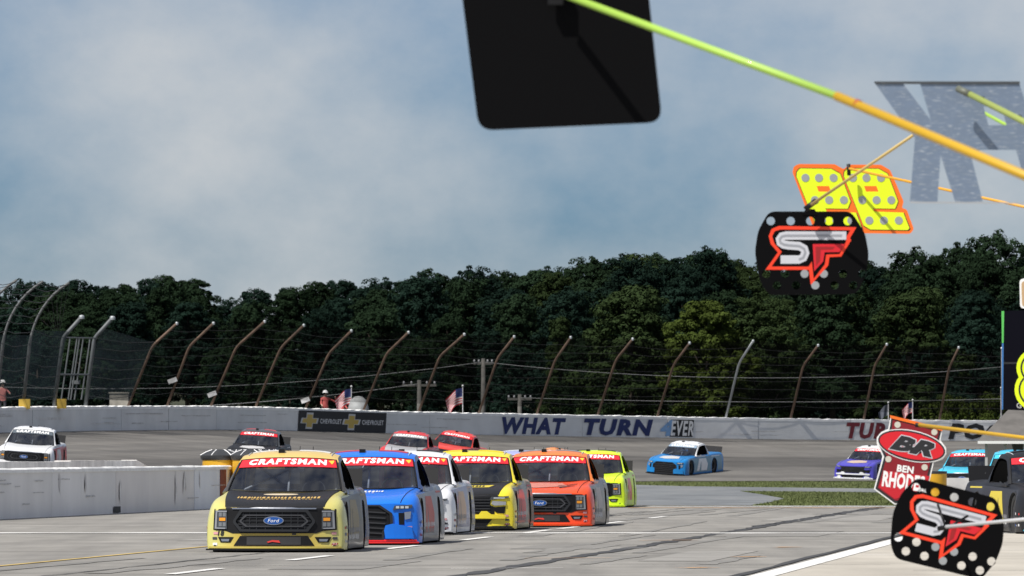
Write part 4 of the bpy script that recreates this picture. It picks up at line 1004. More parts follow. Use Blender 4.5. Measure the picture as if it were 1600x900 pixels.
def two_tone_shade(m, a, b_, lo, hi, rear_shade=None, ycut=.72):  # front blend is livery; the rear colour paints side shade onto flanks and bed
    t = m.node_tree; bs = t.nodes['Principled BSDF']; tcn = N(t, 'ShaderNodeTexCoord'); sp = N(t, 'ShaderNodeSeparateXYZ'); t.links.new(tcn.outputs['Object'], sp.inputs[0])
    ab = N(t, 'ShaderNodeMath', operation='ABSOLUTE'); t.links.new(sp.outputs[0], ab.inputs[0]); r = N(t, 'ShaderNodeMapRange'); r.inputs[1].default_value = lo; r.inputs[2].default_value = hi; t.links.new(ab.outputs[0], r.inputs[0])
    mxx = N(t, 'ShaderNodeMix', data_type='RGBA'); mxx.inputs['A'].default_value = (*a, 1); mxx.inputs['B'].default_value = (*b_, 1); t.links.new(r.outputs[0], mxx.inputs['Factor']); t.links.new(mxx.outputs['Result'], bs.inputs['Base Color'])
    if rear_shade:
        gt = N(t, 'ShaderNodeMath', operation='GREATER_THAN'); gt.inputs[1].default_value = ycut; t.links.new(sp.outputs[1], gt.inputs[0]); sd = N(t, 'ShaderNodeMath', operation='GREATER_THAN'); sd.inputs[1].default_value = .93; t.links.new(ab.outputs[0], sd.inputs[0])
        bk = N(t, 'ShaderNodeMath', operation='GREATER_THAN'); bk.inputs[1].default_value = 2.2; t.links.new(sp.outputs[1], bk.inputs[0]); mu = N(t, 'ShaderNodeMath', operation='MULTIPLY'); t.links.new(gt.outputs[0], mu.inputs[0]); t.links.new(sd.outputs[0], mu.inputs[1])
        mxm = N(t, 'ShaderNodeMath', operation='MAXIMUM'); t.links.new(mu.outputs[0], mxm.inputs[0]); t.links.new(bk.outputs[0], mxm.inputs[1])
        m4 = N(t, 'ShaderNodeMix', data_type='RGBA'); t.links.new(mxm.outputs[0], m4.inputs['Factor']); t.links.new(mxx.outputs['Result'], m4.inputs['A']); m4.inputs['B'].default_value = (*rear_shade, 1); t.links.new(m4.outputs['Result'], bs.inputs['Base Color'])
two_tone_shade(YEL, (.50,.36,.05), (.57,.54,.18), .50, .92, (.085,.08,.07))
two_tone_shade(BLUE, (.003,.16,.72), (.003,.16,.72), .5, .9, (.10,.11,.14))
two_tone_shade(CANARY, (.80,.66,.03), (.80,.66,.03), .5, .9, (.30,.29,.14), 1.3)
two_tone_shade(ORG, (.80,.075,.012), (.80,.075,.012), .5, .9, (.17,.13,.11), 1.3)
def at(pxx, Y): return (pxx-800)*Y/F
truck('pale yellow truck with black hood and gold roof leading the pit road line', at(428,108.5), 108.5, 3.8, 'A', YEL, GOLDR, BLKP, SIDE_SHADE, GM, hood_art='gold', lower=paint('nose_gold', (.50,.40,.08)), flapm=WHT, pillar=paint('pillar_dark', (.05,.048,.045)))
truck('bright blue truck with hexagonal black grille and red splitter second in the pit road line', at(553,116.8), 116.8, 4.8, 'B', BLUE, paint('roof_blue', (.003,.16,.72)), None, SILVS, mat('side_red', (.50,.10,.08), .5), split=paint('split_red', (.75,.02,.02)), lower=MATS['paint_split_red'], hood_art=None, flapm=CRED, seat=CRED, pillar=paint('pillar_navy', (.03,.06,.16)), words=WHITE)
truck('plain white truck between the blue truck and the yellow truck with black hood', at(617,130.3), 130.3, 4.8, 'C', WHT, WHT, None, paint('side_shade_lilac', (.27,.27,.36), .45), mat('side_tan', (.5,.36,.25), .5), seat=paint('seat_orange', (.8,.10,.02)), flapm=BLKP, words=mat('words_grey', (.5,.5,.52), .5))
truck('canary yellow truck with black hood and yellow sponsor plate following the white truck', at(717,137.2), 137.2, 5.0, 'C', CANARY, paint('roof_canary', (.80,.66,.03)), BLKP, paint('side_shade_mix', (.25,.25,.20), .45), CRED, hood_art='plate', lower=BLKP, extra=MATS['paint_roof_canary'])
truck('orange red truck with blue oval emblem following the canary yellow truck', at(843,144), 144, 5.2, 'A', ORG, ORG2, None, paint('side_shade_taupe', (.24,.215,.19), .45), mat('side_pale', (.5,.46,.44), .5), lower=paint('nose_orange', (.80,.075,.012)), split=MATS['paint_nose_orange'], hood_art=mat('hood_pale', (.55,.20,.15), .4), flapm=SILVS, words=mat('words_pale', (.8,.3,.22), .4), slash=BLACK)
truck('lilac roofed truck mostly hidden behind the canary yellow and orange trucks', at(806,152.5), 152.5, 5.5, 'C', LILAC, LILAC, None, None, None, detail=1, flapm=WHT)
truck('white roofed truck mostly hidden behind the orange red truck', at(843,165), 165, 5.5, 'B', WHT, WHT, None, None, None, detail=1, flapm=SILVS)
truck('fluorescent lime truck last in the pit road line', at(915,192), 192, 5.0, 'A', LIME, LIME, None, LIME, CRED, lower=LIME, split=LIME, detail=1, flapm=BLKP)
NOB = None
truck('white truck with red bumper running along the grey outer wall', at(36,262), 262, 3.0, 'A', WHT, WHT, None, paint('lower_red', (.55,.03,.03)), WHT, banner=mat('strip_dark', (.10,.12,.14), .3), on_track=True, detail=1, lower=MATS['paint_lower_red'], split=MATS['paint_lower_red'])
truck('black truck with red sun strip and white hood edging behind the sand barrels', at(389,287), 287, 6, 'C', BLKP, paint('dark_grey', (.06,.065,.07)), None, None, WHT, on_track=True, detail=1, hood_art=mat('hood_white', (.5,.5,.5), .5), lower=WHT, flapm=CRED)
truck('dark red truck with silver hood leading a brighter red truck on the banked turn', at(625,309), 309, 7, 'A', REDP, REDP, paint('silver', (.40,.40,.41)), None, WHT, banner=mat('strip_silver', (.30,.30,.31), .4), on_track=True, detail=1)
truck('bright red truck following the silver-hooded dark red truck on the banked turn', at(689,332), 332, 13, 'C', paint('scarlet', (.72,.05,.03)), MATS['paint_scarlet'], None, BLKP, None, on_track=True, detail=1, spoiler=mat('spoiler_grey', (.08,.085,.09), .6))
truck('orange and white truck far behind the lime truck on the banked turn', at(851,338), 338, 12, 'B', WHT, ORANGE, None, None, None, banner=mat('strip_orange', (.5,.2,.08), .4), on_track=True, detail=1)
truck('sky blue truck with white roof alone on the banked turn', at(1037,352.5), 352.5, 24, 'B', SKYB, WHT, None, TEALS, WHT, banner=mat('strip_slate', (.25,.33,.42), .4), on_track=True, detail=1, hood_art=mat('hood_white', (.5,.5,.5), .5))
truck('purple blue truck with white bumper and white roof on the banked turn', at(1331,352.5), 352.5, 24, 'C', PURP, WHT, None, None, None, on_track=True, detail=1, lower=WHT, corner=WHT, extra=WHT, hood_art=mat('hood_sand', (.5,.38,.3), .5), split=WHT)
truck('cyan truck with black nose and red sun strip behind the white pit entry wall', at(1503,268), 268, 11, 'A', CYAN, CYAN, None, None, None, detail=1, lower=BLKP)
truck('light cyan truck close behind the cyan truck with black nose', at(1512,292), 292, 11, 'B', CYAN, CYAN, None, None, WHT, banner=CYAN, detail=1)
truck('yellow and cyan truck glimpsed over the bed of the black truck', at(1590,215), 215, 5, 'C', MATS['paint_roof_canary'], CYAN, None, None, WHT, banner=CYAN, detail=1)
truck('black truck with yellow markings and red sun strip in a pit box', at(1687,131.5), 131.5, -9.5, 'A', BLKP, BLKP, None, paint('side_charcoal', (.025,.025,.03), .5, .05), mat('mark_yellow', (.6,.48,.05), .5), detail=2, lower=CYAN)

# ------------------------------------------------------------------ pit entry wall and shed at the right
ew = thing('pit_entry_wall', 'low white concrete wall behind the bed of the black truck', 'wall', (at(1466,185), 185, 0))
for k in range(4): obj('panel', MB().box((k*3.0, 0, 0), (k*3.0+2.98, .4, .80)).mesh('panel'), mat('entry_wall_white', (.55,.55,.54), .8, var=.2), ew)
barrel((at(1461,184), 184.2, 0), 'yellow sand barrel beside the low white wall end', None, .30, .95, False)
sh = thing('pit_shed', 'low shed with grey shingle roof and white eaves beside the track', 'shed', (at(1572,240), 240, 0))
SHG = mat('shingle_grey', (.115,.108,.10), .9, var=.25, vscale=2)
def roofplane(i):
    z = 1.80 + i*.135; y = -.4 + i*.36; x = -.95 + i*.155; return x, y, z
for i in range(8):
    x, y, z = roofplane(i); x2, y2, z2 = roofplane(i+1)
    b = MB(); b.v = [Vector(p) for p in ((x,y,z),(7,y,z),(7,y2,z2),(x2,y2,z2),(x,y,z-.03),(7,y,z-.03),(7,y2,z2-.05),(x2,y2,z2-.05))]; b.f = [(0,1,2,3),(4,7,6,5),(0,4,5,1),(0,3,7,4),(1,5,6,2),(2,6,7,3)]
    obj('shingle_course', b.mesh('course'), SHG, sh)
obj('fascia', MB().box((-.95,-.42,1.70),(7,-.36,1.79)).mesh('f'), WHITE, sh)
for k in range(12): obj('post', MB().box((-.7+k*.62,-.2,0),(-.62+k*.62,-.1,1.70)).mesh('post'), mat('shed_post_grey', (.45,.45,.45), .7), sh)
obj('back_wall', MB().box((-.5,2.0,0),(7,2.1,1.9)).mesh('bw'), mat('shed_wall', (.10,.10,.10), .8), sh)

# ------------------------------------------------------------------ trees
LEAF = [mat('leaf_%d' % i, c, .7, var=.35, vscale=.45, objrand=.25, spec=.0) for i, c in enumerate(((.015,.027,.014),(.023,.036,.014),(.011,.022,.016),(.046,.064,.015)))]
BARK = mat('bark', (.07,.055,.042), .9, var=.3, vscale=4)
def tree_mesh(seed, H, Rr, n, leaf=.115, lobes=13, low=.12, conic=0.0):
    q = random.Random(seed); L = []
    for i in range(lobes):
        h = low + (1-low)*((i+.5)/lobes)**.9; prof = math.sin(math.pi*min(1, (h-low*.6)/(1.02-low*.6))**.8)**.7
        if conic: prof = (1-h)**.8*1.1
        a = i*2.4 + q.uniform(-.5, .5); rad = Rr*prof*q.uniform(.35, .72); lr = Rr*(.30+.22*q.random())*(.75+.4*prof)
        L.append((Vector((rad*math.cos(a), rad*math.sin(a), H*h*.93)), lr, lr*q.uniform(.62, .85)))
    L.append((Vector((0,0,H*.55)), Rr*.62, H*.30)); L.append((Vector((q.uniform(-.4,.4), q.uniform(-.4,.4), H*.88)), Rr*.36, H*.10))
    wts = [a*a for _, a, _ in L]; V = []; Fc = []
    sub = []
    for (c, a, bz) in L:                       # twig clumps on each lobe
        for _ in range(int(26*a)):
            d = Vector((q.gauss(0,1), q.gauss(0,1), q.gauss(.25,1))).normalized(); rr_ = q.uniform(.72, 1.08)
            sub.append((c + Vector((d.x*a*rr_, d.y*a*rr_, d.z*bz*rr_)), d, q.uniform(.28, .62)))
    for _ in range(n):
        c, d0, sr = q.choice(sub); d = (d0*.6 + Vector((q.gauss(0,1), q.gauss(0,1), q.gauss(.1,1)))).normalized()
        p = c + Vector((d.x, d.y, d.z*.7))*sr*q.uniform(.5, 1.0)
        if p.z < .3: continue
        nrm = (d*1.1 + Vector((q.uniform(-.5,.5), q.uniform(-.5,.5), q.uniform(-.2,.7)))).normalized()
        t1 = nrm.cross(Vector((q.uniform(-1,1), q.uniform(-1,1), .2))).normalized(); t2 = nrm.cross(t1); s = leaf*q.uniform(.6, 1.35); o = len(V)
        V += [p - t1*s, p + t2*s*.55 , p + t1*s, p - t2*s*.55]; Fc.append((o, o+1, o+2, o+3))
    crown = bpy.data.meshes.new('crown'); crown.from_pydata([tuple(v) for v in V], [], Fc); crown.materials.append(None)
    b = MB(); b.tube([(0,0,-.5),(0.05,0,H*.3),(-.05,.05,H*.6),(0,0,H*.85)], [.24,.19,.12,.04], 7)
    for (c, a, bz) in L[::2]:
        z0 = max(.15*H, c.z-.22*H); b.tube([(0,0,z0), (c.x*.5, c.y*.5, (z0+c.z)/2+.1), tuple(c)], [.09,.06,.02], 5)
    return crown, b.mesh('trunk', True)
TM = [tree_mesh(100+i, 12.0, rnd.uniform(3.3, 4.3), 36000, low=.10+.05*(i % 3), lobes=11+(i*3) % 6) for i in range(6)]
TM += [tree_mesh(200+i, 12.0, 2.5, 20000, low=.05, lobes=15, conic=1) for i in range(2)]
SH = [tree_mesh(300+i, 3.2, 1.5, 4000, leaf=.08, low=.05, lobes=9) for i in range(2)]
def tree(x, y, H, m, lf, label, group, wide=1.0, name='tree'):
    zb = ground_behind(x, y); t = thing(name, label, 'tree', (x, y, zb), rnd.uniform(0, 6.28), group); s = H/12.0
    t.scale = (s*wide, s*wide, s)
    obj('crown', TM[m][0], lf, t); obj('trunk', TM[m][1], BARK, t)
    return t
def ground_behind(x, y):
    best = min((abs((wallp(i*.1).x-x)*wall_n(i*.1).y - (wallp(i*.1).y-y)*wall_n(i*.1).x), i) for i in range(10, 90))[1]*.1
    a = wallp(best); d = (Vector((x,y,0))-Vector((a.x,a.y,0))).length
    P = [(0,.1),(6,-.2),(25,-.6),(70,0),(200,3),(700,14)]
    for (d0, z0), (d1, z1) in zip(P, P[1:]):
        if d <= d1: return a.z + z0 + (z1-z0)*(d-d0)/(d1-d0) - .1
    return a.z
prof = [(-200,470),(0,452),(80,446),(150,442),(230,432),(290,440),(350,456),(420,444),(500,440),(570,441),(640,434),(700,432),(790,426),(880,424),(930,408),(975,394),(1040,400),(1090,396),(1140,398),(1175,420),(1260,416),(1350,412),(1410,404),(1450,410),(1485,388),(1545,379),(1590,402),(1800,400)]
def topy(x):
    for (a, ya), (c, yc) in zip(prof, prof[1:]):
        if x <= c: return ya + (yc-ya)*(x-a)/(c-a)
    return prof[-1][1]
G = 'trees of the wood behind the racetrack wall'
ZONES = ((90,'past the tall curved posts'),(240,'behind the barred gate'),(450,'behind the first rusty posts'),(610,'above the black banner'),(700,'behind the shorter utility pole'),(790,'behind the tall utility pole'),(900,'above the first navy word'),(1030,'above the second navy word'),(1300,'behind the broad rounded tree'),(1440,'above the maroon lettering'),(1600,'behind the shrubs'),(9999,'past the dark numeral board'))
TONE = ('deep green', 'mid green', 'bluish dark green', 'yellowish green')
def forest_row(Y, step, drop, lf_fn, row, jit=10):
    x = -260
    while x < 1860:
        yy = Y + rnd.uniform(-jit, jit); X = at(x, yy); dr = drop() if callable(drop) else drop
        H = EYE + (HOR - topy(x) - dr)*yy/F - ground_behind(X, yy)
        con = rnd.random() < (.16 if x < 800 else .05); k = lf_fn(x); zone = next(z for m_, z in ZONES if x < m_)
        lab = '%s %s tree, %s of wood, %s' % (TONE[k], 'pointed' if con else 'leafy', row, zone)
        tree(X, yy, H/.985, rnd.choice((6,7)) if con else rnd.randrange(6), LEAF[k], lab, 'trees of the wood: ' + lab, rnd.uniform(.9, 1.15))
        x += step*rnd.uniform(.75, 1.25)
dk = lambda x: rnd.choice((0, 2, 2, 0)) if x < 860 else rnd.choice((0, 0, 1, 2))
forest_row(590, 42, lambda: rnd.uniform(-6, 12), dk, 'back row')
forest_row(562, 62, lambda: rnd.uniform(2, 30), dk, 'second back row')
forest_row(530, 92, lambda: rnd.uniform(30, 75), dk, 'middle row')
forest_row(500, 104, lambda: rnd.uniform(60, 120), dk, 'second front row')
forest_row(474, 112, lambda: rnd.uniform(95, 150), lambda x: rnd.choice((0,1,2)) if x > 860 else 2, 'front row')
for (x, Y, ty, m, lf, wd, lab) in ((985, 452, 446, 1, 1, 1.25, 'broad rounded mid green tree standing forward of the wood'), (1105, 446, 468, 2, 3, 1.2, 'yellowish green tree with loose crown beside the broad rounded tree'), (1190, 448, 470, 3, 1, 1.1, 'mid green tree to one side of the yellowish green tree'), (1300, 450, 452, 4, 0, 1.2, 'tall dark green tree below the hanging black board'), (1420, 448, 455, 0, 1, 1.25, 'tall mid green tree behind the red lettering')):
    yy = Y; X = at(x, yy); H = EYE + (HOR-ty)*yy/F - ground_behind(X, yy); tree(X, yy, H, m, LEAF[lf], lab, None, wd)
for (x, Y, H, lab) in ((1480, 425, 3.3, 'bright green shrub in front of the wood near the drooping flag'), (1545, 422, 3.4, 'rounded olive shrub beside the tall board pole'), (1372, 415, 1.9, 'small yellow-green bush beside the grey pennant')):
    X = at(x, Y); t = thing('shrub', lab, 'shrub', (X, Y, ground_behind(X, Y)), 1.0); s = H/3.2; t.scale = (s, s, s); k = rnd.randrange(2); obj('crown', SH[k][0], LEAF[3], t); obj('trunk', SH[k][1], BARK, t)

# ------------------------------------------------------------------ utility poles, wires, flags, people behind the wall
WOOD = mat('weathered_pole', (.11,.105,.095), .85, var=.2)
DOT_I = mat('insulator_grey', (.3,.3,.31), .4)
def upole(x, Y, ytop, label, arm):
    p = px(x, 700, Y); zb = ground_behind(p.x, p.y); zt = px(x, ytop, Y).z; t = thing('utility_pole', label, 'utility pole', (p.x, p.y, zb))
    obj('shaft', MB().tube([(0,0,-.3),(0,0,zt-zb)], [.16,.11], 10).mesh('s', True), WOOD, t)
    obj('cross_arm', MB().box((-arm,-.07,zt-zb-.35),(arm,.07,zt-zb-.22)).mesh('a'), WOOD, t)
    for s in (-.9, -.45, .45, .9): obj('insulator', MB().lathe([(0,.16),(.05,.14),(.06,.05),(.03,0)], (s*arm, 0, zt-zb-.22), n=8).mesh('i', True), DOT_I, t)
    return Vector((p.x, p.y, zt-.2))
q1 = upole(755, 412, 560, 'tall grey utility pole behind the fence by the striped flag', .55)
q2 = upole(655, 408, 594, 'shorter utility pole with wide cross arm behind the fence', .95)
q3 = upole(812, 425, 616, 'low utility pole with cross arm behind the wall lettering', .7)
def wire(a, b_, sag, label):
    pts = [a.lerp(b_, k/30) - Vector((0,0,sag*4*(k/30)*(1-k/30))) for k in range(31)]
    tag(obj('overhead_wire', MB().tube(pts, .016, 4).mesh('w'), mat('wire_grey', (.30,.30,.30), .6)), label, 'wire')
wire(q1, px(1720, 556, 405), 1.05, 'overhead wire sagging from the tall utility pole past the shrubs'); wire(q1, px(-60, 602, 405), .7, 'overhead wire from the tall utility pole toward the grandstand fence'); wire(q2, px(150, 640, 400), .3, 'low overhead wire from the shorter utility pole'); wire(q3, px(1720, 618, 410), .3, 'low overhead wire from the low utility pole behind the lettering')
def flagmat(key, plain=None):
    m = bpy.data.materials.new(key); m.use_nodes = True; t = m.node_tree; b_ = t.nodes['Principled BSDF']; b_.inputs['Roughness'].default_value = .8
    if plain: b_.inputs['Base Color'].default_value = (*plain, 1); return m
    tcn = N(t, 'ShaderNodeTexCoord'); sp = N(t, 'ShaderNodeSeparateXYZ'); t.links.new(tcn.outputs['UV'], sp.inputs[0])
    a = N(t, 'ShaderNodeMath', operation='MULTIPLY'); a.inputs[1].default_value = 6.5; t.links.new(sp.outputs[1], a.inputs[0])
    fr = N(t, 'ShaderNodeMath', operation='FRACT'); t.links.new(a.outputs[0], fr.inputs[0]); gt = N(t, 'ShaderNodeMath', operation='LESS_THAN'); gt.inputs[1].default_value = .5; t.links.new(fr.outputs[0], gt.inputs[0])
    mxa = N(t, 'ShaderNodeMix', data_type='RGBA'); mxa.inputs['A'].default_value = (.7,.68,.68,1); mxa.inputs['B'].default_value = (.50,.03,.05,1); t.links.new(gt.outputs[0], mxa.inputs['Factor'])
    u = N(t, 'ShaderNodeMath', operation='LESS_THAN'); u.inputs[1].default_value = .42; t.links.new(sp.outputs[0], u.inputs[0]); v_ = N(t, 'ShaderNodeMath', operation='GREATER_THAN'); v_.inputs[1].default_value = .46; t.links.new(sp.outputs[1], v_.inputs[0])
    c = N(t, 'ShaderNodeMath', operation='MULTIPLY'); t.links.new(u.outputs[0], c.inputs[0]); t.links.new(v_.outputs[0], c.inputs[1])
    mb = N(t, 'ShaderNodeMix', data_type='RGBA'); mb.inputs['B'].default_value = (.03,.045,.18,1); t.links.new(c.outputs[0], mb.inputs['Factor']); t.links.new(mxa.outputs['Result'], mb.inputs['A']); t.links.new(mb.outputs['Result'], b_.inputs['Base Color'])
    return m
STARS = flagmat('flag_stripes')
def flag(x, Y, ytop, wpx, hpx, label, m=STARS, side=-1, droop=.85, poley=650):
    s = F/Y; top = px(x, ytop, Y); zb = ground_behind(top.x, top.y) if Y > 380 else 0
    t = thing('flag', label, 'flag', (top.x, top.y, zb)); h = top.z - zb
    obj('pole', MB().tube([(0,0,-.2),(0,0,h)], .025, 6).mesh('p', True), mat('flag_pole', (.35,.35,.36), .5), t); obj('finial', MB().lathe([(0,.10),(.05,.06),(.05,0),(0,-.03)], (0,0,h), n=8).mesh('f', True), WHITE, t)
    W_, H_ = wpx/s, hpx/s; b = MB(); nu, nv = 16, 10; uv = []
    for i in range(nu+1):
        for j in range(nv+1):
            u, v_ = i/nu, j/nv; b.v.append(Vector((side*W_*u*(1-.25*(1-v_)*u), .10*math.sin(u*8+v_*2)*(.3+u), h-.08 - H_*.55*(1-v_) - droop*H_*.5*u*u - .06*math.sin(u*7+v_*3)*u))); uv.append((u, v_))
    for i in range(nu):
        for j in range(nv): k = i*(nv+1)+j; b.f.append((k, k+nv+1, k+nv+2, k+1))
    me = b.mesh('cloth', True, recalc=False); l_ = me.uv_layers.new(name='UVMap')
    for lp in me.loops: l_.data[lp.index].uv = uv[lp.vertex_index]
    obj('cloth', me, m, t)
flag(549, 372, 605, 26, 42, 'striped flag with blue canton beside the two spectators above the black banner'); flag(723, 376, 604, 27, 44, 'drooping striped flag with blue canton behind the tall utility pole')
flag(1388, 398, 630, 16, 30, 'dark grey pennant beside the red wall lettering', flagmat('flag_grey', (.10,.11,.14)), -1, .9); flag(1426, 400, 626, 17, 30, 'small striped flag with blue canton behind the red badge sign')
flag(1565, 402, 545, 1, 1, 'bare tall pole rising behind the wall beside the dark board', flagmat('flag_blue', (.05,.10,.3)), 1, .1)
flag(1564, 396, 607, 34, 48, 'striped flag with blue canton flying behind the dark board with lime numeral', side=1, droop=-.35)
SKIN = mat('skin', (.42,.26,.19), .6)
def person(x, Y, zfoot, h, label, shirt, trousers, hat=None, yaw=0, arm=(.35, .2), group=None):
    t = thing('person', label, 'person', (at(x, Y), Y, zfoot), yaw); k = h/1.75
    J = [(0,0,.95),(0,0,1.18),(0,0,1.40),(0,0,1.52),(0,-.02,1.66), (.17,0,1.42),(.17+arm[0]*.5,-.06,1.20),(.17+arm[0]*.3,-.25,1.02+arm[1]), (-.17,0,1.42),(-.24,-.04,1.16),(-.22,-.22,1.0), (.10,0,.90),(.11,-.03,.48),(.11,0,.06),(.11,-.16,.04), (-.10,0,.90),(-.11,-.02,.48),(-.11,0,.06),(-.11,-.16,.04)]
    E = [(0,1),(1,2),(2,3),(3,4),(2,5),(5,6),(6,7),(2,8),(8,9),(9,10),(0,11),(11,12),(12,13),(13,14),(0,15),(15,16),(16,17),(17,18)]
    RD = [.15,.145,.14,.055,.10,.065,.05,.038,.065,.05,.038,.095,.065,.045,.04,.095,.065,.045,.04]
    me = bpy.data.meshes.new('figure'); me.from_pydata([(a*k, b_*k, c*k) for a, b_, c in J], E, [])
    o = bpy.data.objects.new('fig', me); C.objects.link(o); o.modifiers.new('s', 'SKIN'); sd = o.modifiers.new('u', 'SUBSURF'); sd.levels = 1; sd.render_levels = 1
    for i, sv in enumerate(me.skin_vertices[0].data): sv.radius = (RD[i]*k, RD[i]*k*.8); sv.use_root = (i == 0)
    dg = bpy.context.evaluated_depsgraph_get(); dg.update(); fin = bpy.data.meshes.new_from_object(o.evaluated_get(dg)); bpy.data.objects.remove(o)
    fin.materials.clear()
    for m in (SKIN, shirt, trousers): fin.materials.append(m)
    for p in fin.polygons:
        c = p.center/k; p.use_smooth = True
        p.material_index = 2 if c.z < .95 and abs(c.x) < .22 and c.y > -.19 or c.z < .5 else (1 if c.z < 1.47 and c.y > -.13 and (c.z > 1.12 or abs(c.x) < .17) else 0)
    bo = bpy.data.objects.new('body', fin); C.objects.link(bo); bo.parent = t
    if hat: obj('hat', MB().lathe([(.17*k,1.70*k),(.125*k,1.71*k),(.12*k,1.78*k),(.07*k,1.83*k),(0,1.84*k)], (0,-.02*k,0), n=14).mesh('hat', True), hat, t)
    else: obj('hair', MB().lathe([(.105*k,1.62*k),(.115*k,1.70*k),(.09*k,1.77*k),(0,1.79*k)], (0,.01*k,0), n=14).mesh('hair', True), mat('hair_brown', (.05,.03,.02), .7), t)
    return t
def wallstand(x, Y): return ground_behind(at(x, Y), Y)
person(508, 372, px(508,640,372).z-.85, 1.75, 'person in red shirt and white hat standing behind the wall over the banner', mat('shirt_red', (.5,.10,.09), .8), mat('trouser_grey', (.2,.2,.22), .8), WHITE, .4, (.9, .5))
person(534, 372.6, px(534,640,372).z-1.15, 1.7, 'person in plain red top beside the striped flag over the banner', MATS['shirt_red'], mat('trouser_dark', (.05,.05,.06), .8), None, -.3)
person(4, 322, px(4,640,322).z-.50, 1.72, 'person in pink and white top behind the tall curved fence', mat('shirt_pink', (.55,.20,.18), .8), MATS['trouser_dark'], WHITE, .2)
pc = obj('covered_equipment', MB().lathe([(.55,0),(.55,.4),(.42,.9),(.2,1.1),(0,1.13)], n=12).mesh('ce', True), mat('cover_grey', (.30,.31,.31), .8, var=.3), loc=(at(560,371.5), 371.5, px(560,640,371.5).z-.45)); tag(pc, 'grey covered equipment mound behind the wall near the striped flag', 'cover')
for (x, ) in ((508,), (534,), (560,)): pass
st = thing('spectator_platform', 'low timber platform behind the wall under the two spectators', 'platform', (at(530,373), 373, 0))
zt = px(508,640,372).z-.85; zt2 = px(534,640,372).z-1.15
obj('deck', MB().box((-1.3,-1.2,zt-.12),(-.35,.9,zt)).box((-.33,-1.2,zt2-.12),(.6,.9,zt2)).mesh('d'), WOOD, st); obj('deck_extension', MB().box((.62,-2.4,zt-.1),(1.7,.9,px(560,640,371.5).z-.45)).mesh('d2'), WOOD, st)

# ------------------------------------------------------------------ pit signs on their poles
YP = mat('pole_yellow', (.52,.31,.012), .5, coat=.1); LP_ = mat('pole_lime', (.34,.54,.08), .5, coat=.1); TAN = mat('pole_tan', (.52,.38,.14), .5); SBLK = mat('sign_black', (.003,.003,.0035), .6, spec=.06); FRED = mat('sign_fluoro_red', (.85,.045,.01), .5); FORG = mat('sign_fluoro_orange', (.88,.16,.01), .5); FYEL = mat('sign_fluoro_yellow', (.72,.90,.01), .5); DOT = mat('reflector_grey', (.36,.38,.39), .35, .3); SWHT = mat('sign_silver', (.55,.56,.60), .4); SGRY = mat('sign_grey', (.30,.31,.34), .4); DRED = mat('sign_dark_red', (.30,.008,.010), .5); MIDR = mat('sign_red', (.62,.01,.02), .45)
def sign_frame(cx, cy, Y, rot=0, unit=1.0, tilt=0, yawd=0):
    """root at the sign's centre; returns root location, mapping of sign units (photo px about the centre, y down) to local metres"""
    s = Y/F; c = px(cx, cy, Y)
    Mx = Matrix.Rotation(R(yawd), 4, 'Z') @ Matrix.Rotation(R(tilt), 4, 'X') @ Matrix.Rotation(-R(rot), 4, 'Y')
    def fn(x, y, off): return Mx @ Vector((x*s*unit, -off, y*s*unit))
    return c, fn
def layer(nm, P, holes, fn, off, th, m, parent):
    me = conform(nm, *poly2d(P, holes), fn, off, th); return obj(nm, me, m, parent)
def pole_obj(parts, parent, c):
    for (nm, a, b_, r, m) in parts: obj(nm, MB().tube([Vector(a)-c, Vector(b_)-c], r, 12).mesh(nm, True), m, parent)
# plain black board
c, fn = sign_frame(890, 60, 29, 0)
t = thing('pit_board', 'large plain black pit board hanging from the lime and yellow pole', 'pit board', c)
def rel(P, cx, cy, k=1.0): return [((x-cx)/k, (cy-y)/k) for x, y in P]
def rounded(P, r, n=5):
    o = []
    for i in range(len(P)):
        p0, p1, p2 = (Vector((*P[i-1], 0)), Vector((*P[i], 0)), Vector((*P[(i+1) % len(P)], 0))); a = p1 + (p0-p1).normalized()*r; b_ = p1 + (p2-p1).normalized()*r
        for k in range(n+1): f = k/n; q = a*(1-f)**2 + p1*2*f*(1-f) + b_*f*f; o.append((q.x, q.y))
    return o
bp_ = rounded([(704,-150),(998,-158),(1035,191),(748,204)], 24)
layer('board', rel(bp_, 890, 60), (), fn, 0, .008, SBLK, t)
qs = random.Random(8); SCR = mat('scratch_grey', (.0055,.0055,.006), .6, spec=.06)
for k in range(9):
    x, y, a_, l_ = qs.uniform(770, 960), qs.uniform(20, 180), qs.uniform(-1.2, -.4), qs.uniform(8, 34)
    layer('scratch', rel([(x, y), (x+l_*math.cos(a_), y+l_*math.sin(a_)), (x+l_*math.cos(a_)+.8, y+l_*math.sin(a_)+.5), (x+1, y+1.2)], 890, 60), (), fn, .0085, .0004, SCR, t)
A, B_, Cc = px(868, -14, 28.9), px(1308, 150, 27.6), px(1760, 341, 26.2)
mid = A.lerp(B_, .5)
pole_obj([('pole_tip', A, B_, .0150, LP_), ('pole', B_.lerp(A, .0), Cc, .0178, YP), ('pole_band', px(1338,161.5,27.5), px(1344,164,27.49), .0185, mat('band_red', (.35,.06,.02), .5))], t, c)
obj('bracket', MB().box((-.03,-.03,-.05),(.03,.0,.05), Matrix.Translation(A - c + Vector((.0,.06,0)))).mesh('br'), BLACK, t)
